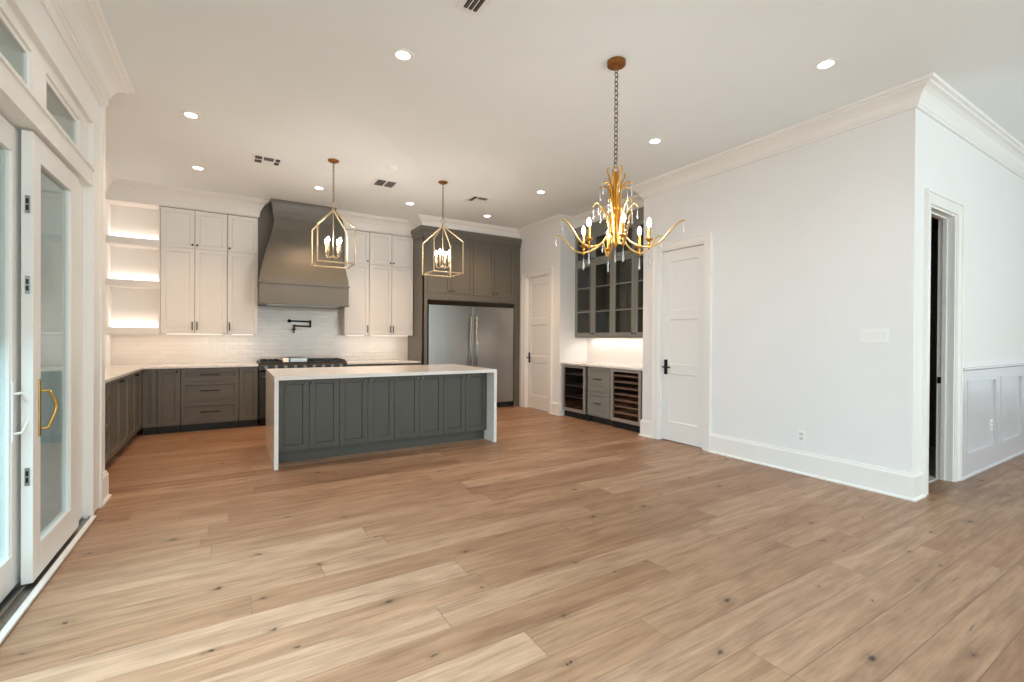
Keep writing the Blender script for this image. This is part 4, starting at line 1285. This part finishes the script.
# lanterns over the island
def lantern(label, x, y):
    t = thing('pendant_lantern', label, 'pendant light', (x, y, CZ), 0, None)
    bm = nb(); lathe(bm, [(0.0, -0.001), (0.062, -0.001), (0.062, -0.010), (0.05, -0.020), (0.012, -0.026), (0.008, -0.04), (0.0, -0.041)], 0, 0, 20)
    obj('canopy', bm, M_CANOPY, t, smooth=False)
    zr, zap, zs, zb, s, g = -0.517, -0.591, -0.803, -1.217, 0.202, 0.0085
    chain(t, -0.04, zr + 0.028, 0.030, 0.003)
    bm = nb(); torus(bm, (0, 0, zr), 0.028, 0.0045, (0.52, 0.85, 0), 18, 6); obj('hanging_ring', bm, M_GOLDP, t, smooth=True)
    bm = nb()
    lathe(bm, [(0.006, zr - 0.028), (0.012, zr - 0.034), (0.016, zap + 0.012), (0.022, zap), (0.016, zap - 0.012), (0.004, zap - 0.016)], 0, 0, 12)
    C = [(-s, -s), (s, -s), (s, s), (-s, s)]
    for i in range(4):
        a, b_ = C[i], C[(i + 1) % 4]
        tube(bm, [(a[0] * 0.05, a[1] * 0.05, zap), (a[0], a[1], zs)], g, 4)
        tube(bm, [(a[0], a[1], zs), (a[0], a[1], zb)], g, 4)
        tube(bm, [(a[0], a[1], zb), (b_[0], b_[1], zb)], g, 4)
    obj('frame', bm, M_GOLDP, t)
    bm = nb()
    tube(bm, [(0, 0, zap - 0.01), (0, 0, zb + 0.10)], 0.0055, 8)
    lathe(bm, [(0.003, zb + 0.075), (0.012, zb + 0.085), (0.018, zb + 0.10), (0.010, zb + 0.115), (0.004, zb + 0.12)], 0, 0, 12)
    for i in range(4):
        a = PI / 4 + i * PI / 2; R = 0.092
        pts = [(R * q * math.cos(a), R * q * math.sin(a), zb + zz) for q, zz in ((0.0, 0.10), (0.45, 0.082), (0.85, 0.088), (1.0, 0.115), (1.0, 0.135))]
        tube(bm, pts, 0.0055, 6)
    obj('candelabra', bm, M_GOLDP, t, smooth=True)
    for i in range(4):
        a = PI / 4 + i * PI / 2; R = 0.092
        candle(t, R * math.cos(a), R * math.sin(a), zb + 0.150, 0.095, cup=M_GOLDP, cup_r=0.022, r=0.0125, bulb_h=0.068)
    return t
lantern('gold open-frame lantern hanging in front of the grey range hood', 1.007, 5.685)
lantern('gold open-frame lantern hanging in front of the grey refrigerator cabinets', 2.380, 5.690)

# chandelier
t = thing('chandelier', 'gilded six-arm candle chandelier with crystal drops on a long chain', 'chandelier', (2.440, 2.538, CZ))
def zc(z): return 1.3 + (z - 1.3) * 0.9857 - CZ
bm = nb(); lathe(bm, [(0.0, -0.001), (0.066, -0.001), (0.068, -0.006), (0.068, -0.030), (0.060, -0.034), (0.010, -0.036), (0.006, -0.05), (0.0, -0.051)], 0, 0, 28)
obj('canopy', bm, M_CANOPY, t)
chain(t, -0.05, zc(2.60), 0.042, 0.0036, 0.7)
bm = nb(); torus(bm, (0, 0, zc(2.585)), 0.020, 0.004, (0.52, 0.85, 0), 16, 6)
lathe(bm, [(0.010, zc(2.565)), (0.016, zc(2.55)), (0.020, zc(2.46)), (0.016, zc(2.30)), (0.026, zc(2.27)), (0.032, zc(2.255)), (0.026, zc(2.24)), (0.018, zc(2.20)), (0.022, zc(2.12)), (0.016, zc(2.04)), (0.022, zc(2.02)), (0.008, zc(2.00)), (0.003, zc(1.985))], 0, 0, 14)
obj('stem', bm, M_GOLD, t, smooth=True)
def smooth_pts(P, n=5):
    out = []
    for i in range(len(P) - 1):
        p0 = P[max(i - 1, 0)]; p1 = P[i]; p2 = P[i + 1]; p3 = P[min(i + 2, len(P) - 1)]
        for k in range(n):
            u = k / n
            out.append(tuple(0.5 * ((2 * p1[j]) + (-p0[j] + p2[j]) * u + (2 * p0[j] - 5 * p1[j] + 4 * p2[j] - p3[j]) * u * u + (-p0[j] + 3 * p1[j] - 3 * p2[j] + p3[j]) * u ** 3) for j in range(2)))
    out.append(P[-1]); return out
def radial(P, az): return [(r * math.cos(az), r * math.sin(az), zc(z)) for r, z in P]
def crystal(parent, r, az, z, L_=0.085, rad=0.0075):
    x, y = r * math.cos(az), r * math.sin(az)
    bm = nb(); lathe(bm, [(0.0012, zc(z)), (0.0012, zc(z - 0.02)), (0.003, zc(z - 0.025)), (rad * 0.6, zc(z - 0.02 - L_ * 0.5)), (rad, zc(z - 0.02 - L_ * 0.85)), (rad * 0.5, zc(z - 0.02 - L_ * 0.98)), (0.0005, zc(z - 0.02 - L_))], x, y, 8)
    obj('crystal_drop', bm, M_CRYSTAL, parent, smooth=True)
A0 = math.radians(238.7)
for k in range(6):
    az = A0 + k * PI / 3
    P = smooth_pts([(0.028, 2.30), (0.036, 2.17), (0.075, 2.075), (0.15, 2.003), (0.25, 1.978), (0.33, 2.008), (0.405, 2.09), (0.455, 2.135), (0.495, 2.142)])
    n = len(P); rad = [0.0075 * (1 - 0.45 * abs(i / (n - 1) - 0.35) ** 1.2) for i in range(n)]
    bm = nb(); tube(bm, radial(P, az), rad, 8); a = obj('arm', bm, M_GOLDA, t, smooth=True)
    bm = nb(); tube(bm, radial([(0.25, 1.985), (0.25, 2.02)], az), 0.008, 8); lathe(bm, [(0.002, zc(1.955)), (0.009, zc(1.965)), (0.012, zc(1.98)), (0.006, zc(1.99))], 0.25 * math.cos(az), 0.25 * math.sin(az), 10); obj('post', bm, M_GOLD, a, smooth=True)
    candle(t, 0.25 * math.cos(az), 0.25 * math.sin(az), zc(2.028), 0.092, sleeve=M_GOLD, cup_r=0.030, bulb_h=0.066)
    crystal(a, 0.25, az, 1.955, 0.09, 0.009)
    crystal(a, 0.485, az, 2.138, 0.07, 0.006)
    # inner curls, half a step round
    az2 = az + PI / 6
    P = smooth_pts([(0.024, 2.02), (0.036, 2.08), (0.05, 2.17), (0.085, 2.265), (0.125, 2.325), (0.15, 2.325), (0.17, 2.30)])
    n = len(P); bm = nb(); tube(bm, radial(P, az2), [0.0075 * (1 - 0.5 * i / n) for i in range(n)], 6); a = obj('inner_curl', bm, M_GOLDA, t, smooth=True)
    crystal(a, 0.165, az2, 2.305, 0.07, 0.006); crystal(a, 0.125, az2, 2.318, 0.06, 0.006)
    # upper leaves hugging and flaring from the stem
    P = smooth_pts([(0.030, 2.10), (0.034, 2.25), (0.034, 2.38), (0.06, 2.455), (0.10, 2.475), (0.125, 2.462)])
    n = len(P); bm = nb(); tube(bm, radial(P, az), [0.010 * (1 - 0.6 * i / n) for i in range(n)], 6); a = obj('upper_leaf', bm, M_GOLD, t, smooth=True)
    crystal(a, 0.12, az, 2.46, 0.07, 0.006)
    if k % 2 == 0:
        P = smooth_pts([(0.024, 2.28), (0.028, 2.42), (0.045, 2.52), (0.062, 2.575), (0.05, 2.60)])
    else:
        P = smooth_pts([(0.024, 2.28), (0.028, 2.42), (0.05, 2.49), (0.07, 2.53), (0.066, 2.56)])
    n = len(P); bm = nb(); tube(bm, radial(P, az2), [0.009 * (1 - 0.5 * i / n) for i in range(n)], 6); obj('crown_leaf', bm, M_GOLD, t, smooth=True)
crystal(t, 0.0, 0, 1.99, 0.09, 0.009)

# ================================================================== WALL FITTINGS
def plate(label, y, z, w, h, kind):
    t = thing(kind, label, 'switch' if kind == 'light_switch' else 'outlet', (WX, y, 0), RZ)
    bm = nb(); box(bm, -w / 2, w / 2, -0.006, -0.0003, z - h / 2, z + h / 2); obj('cover_plate', bm, M_PLASTIC, t, bevel=0.002)
    if kind == 'light_switch':
        for k in range(4):
            x = (k - 1.5) * 0.046
            bm = nb(); prism(bm, [(-0.006, z - 0.033), (-0.0085, z - 0.033), (-0.0115, z + 0.033), (-0.006, z + 0.033)], 'x', x - 0.0165, x + 0.0165)
            obj('rocker', bm, M_TRIM, t)
    else:
        for zz in (z - 0.022, z + 0.022):
            bm = nb(); box(bm, -0.017, 0.017, -0.0085, -0.006, zz - 0.014, zz + 0.014)
            for q in (-0.006, 0.006): box(bm, q - 0.001, q + 0.001, -0.009, -0.0085, zz - 0.003, zz + 0.006)
            obj('socket', bm, mat('socket_grey', rgb(205, 205, 202), 0.4, noise=0.01), t)
plate('four-gang white light switch on the wall beside the hall corner', 1.775, 1.348, 0.205, 0.115, 'light_switch')
plate('white electrical outlet low on the long white wall', 2.365, 0.365, 0.072, 0.115, 'wall_outlet')
t = thing('wall_outlet', 'white electrical outlet on the glossy panelling of the hall wall', 'outlet', (6.80, EY - 0.004, 0))
bm = nb(); box(bm, -0.035, 0.035, -0.006, -0.0005, 0.37, 0.485); obj('cover_plate', bm, M_PLASTIC, t, bevel=0.002)
bm = nb()
for zz in (0.405, 0.45): box(bm, -0.017, 0.017, -0.009, -0.006, zz - 0.014, zz + 0.014)
obj('socket', bm, mat('socket_white', rgb(205, 205, 202), 0.4, noise=0.01), t)
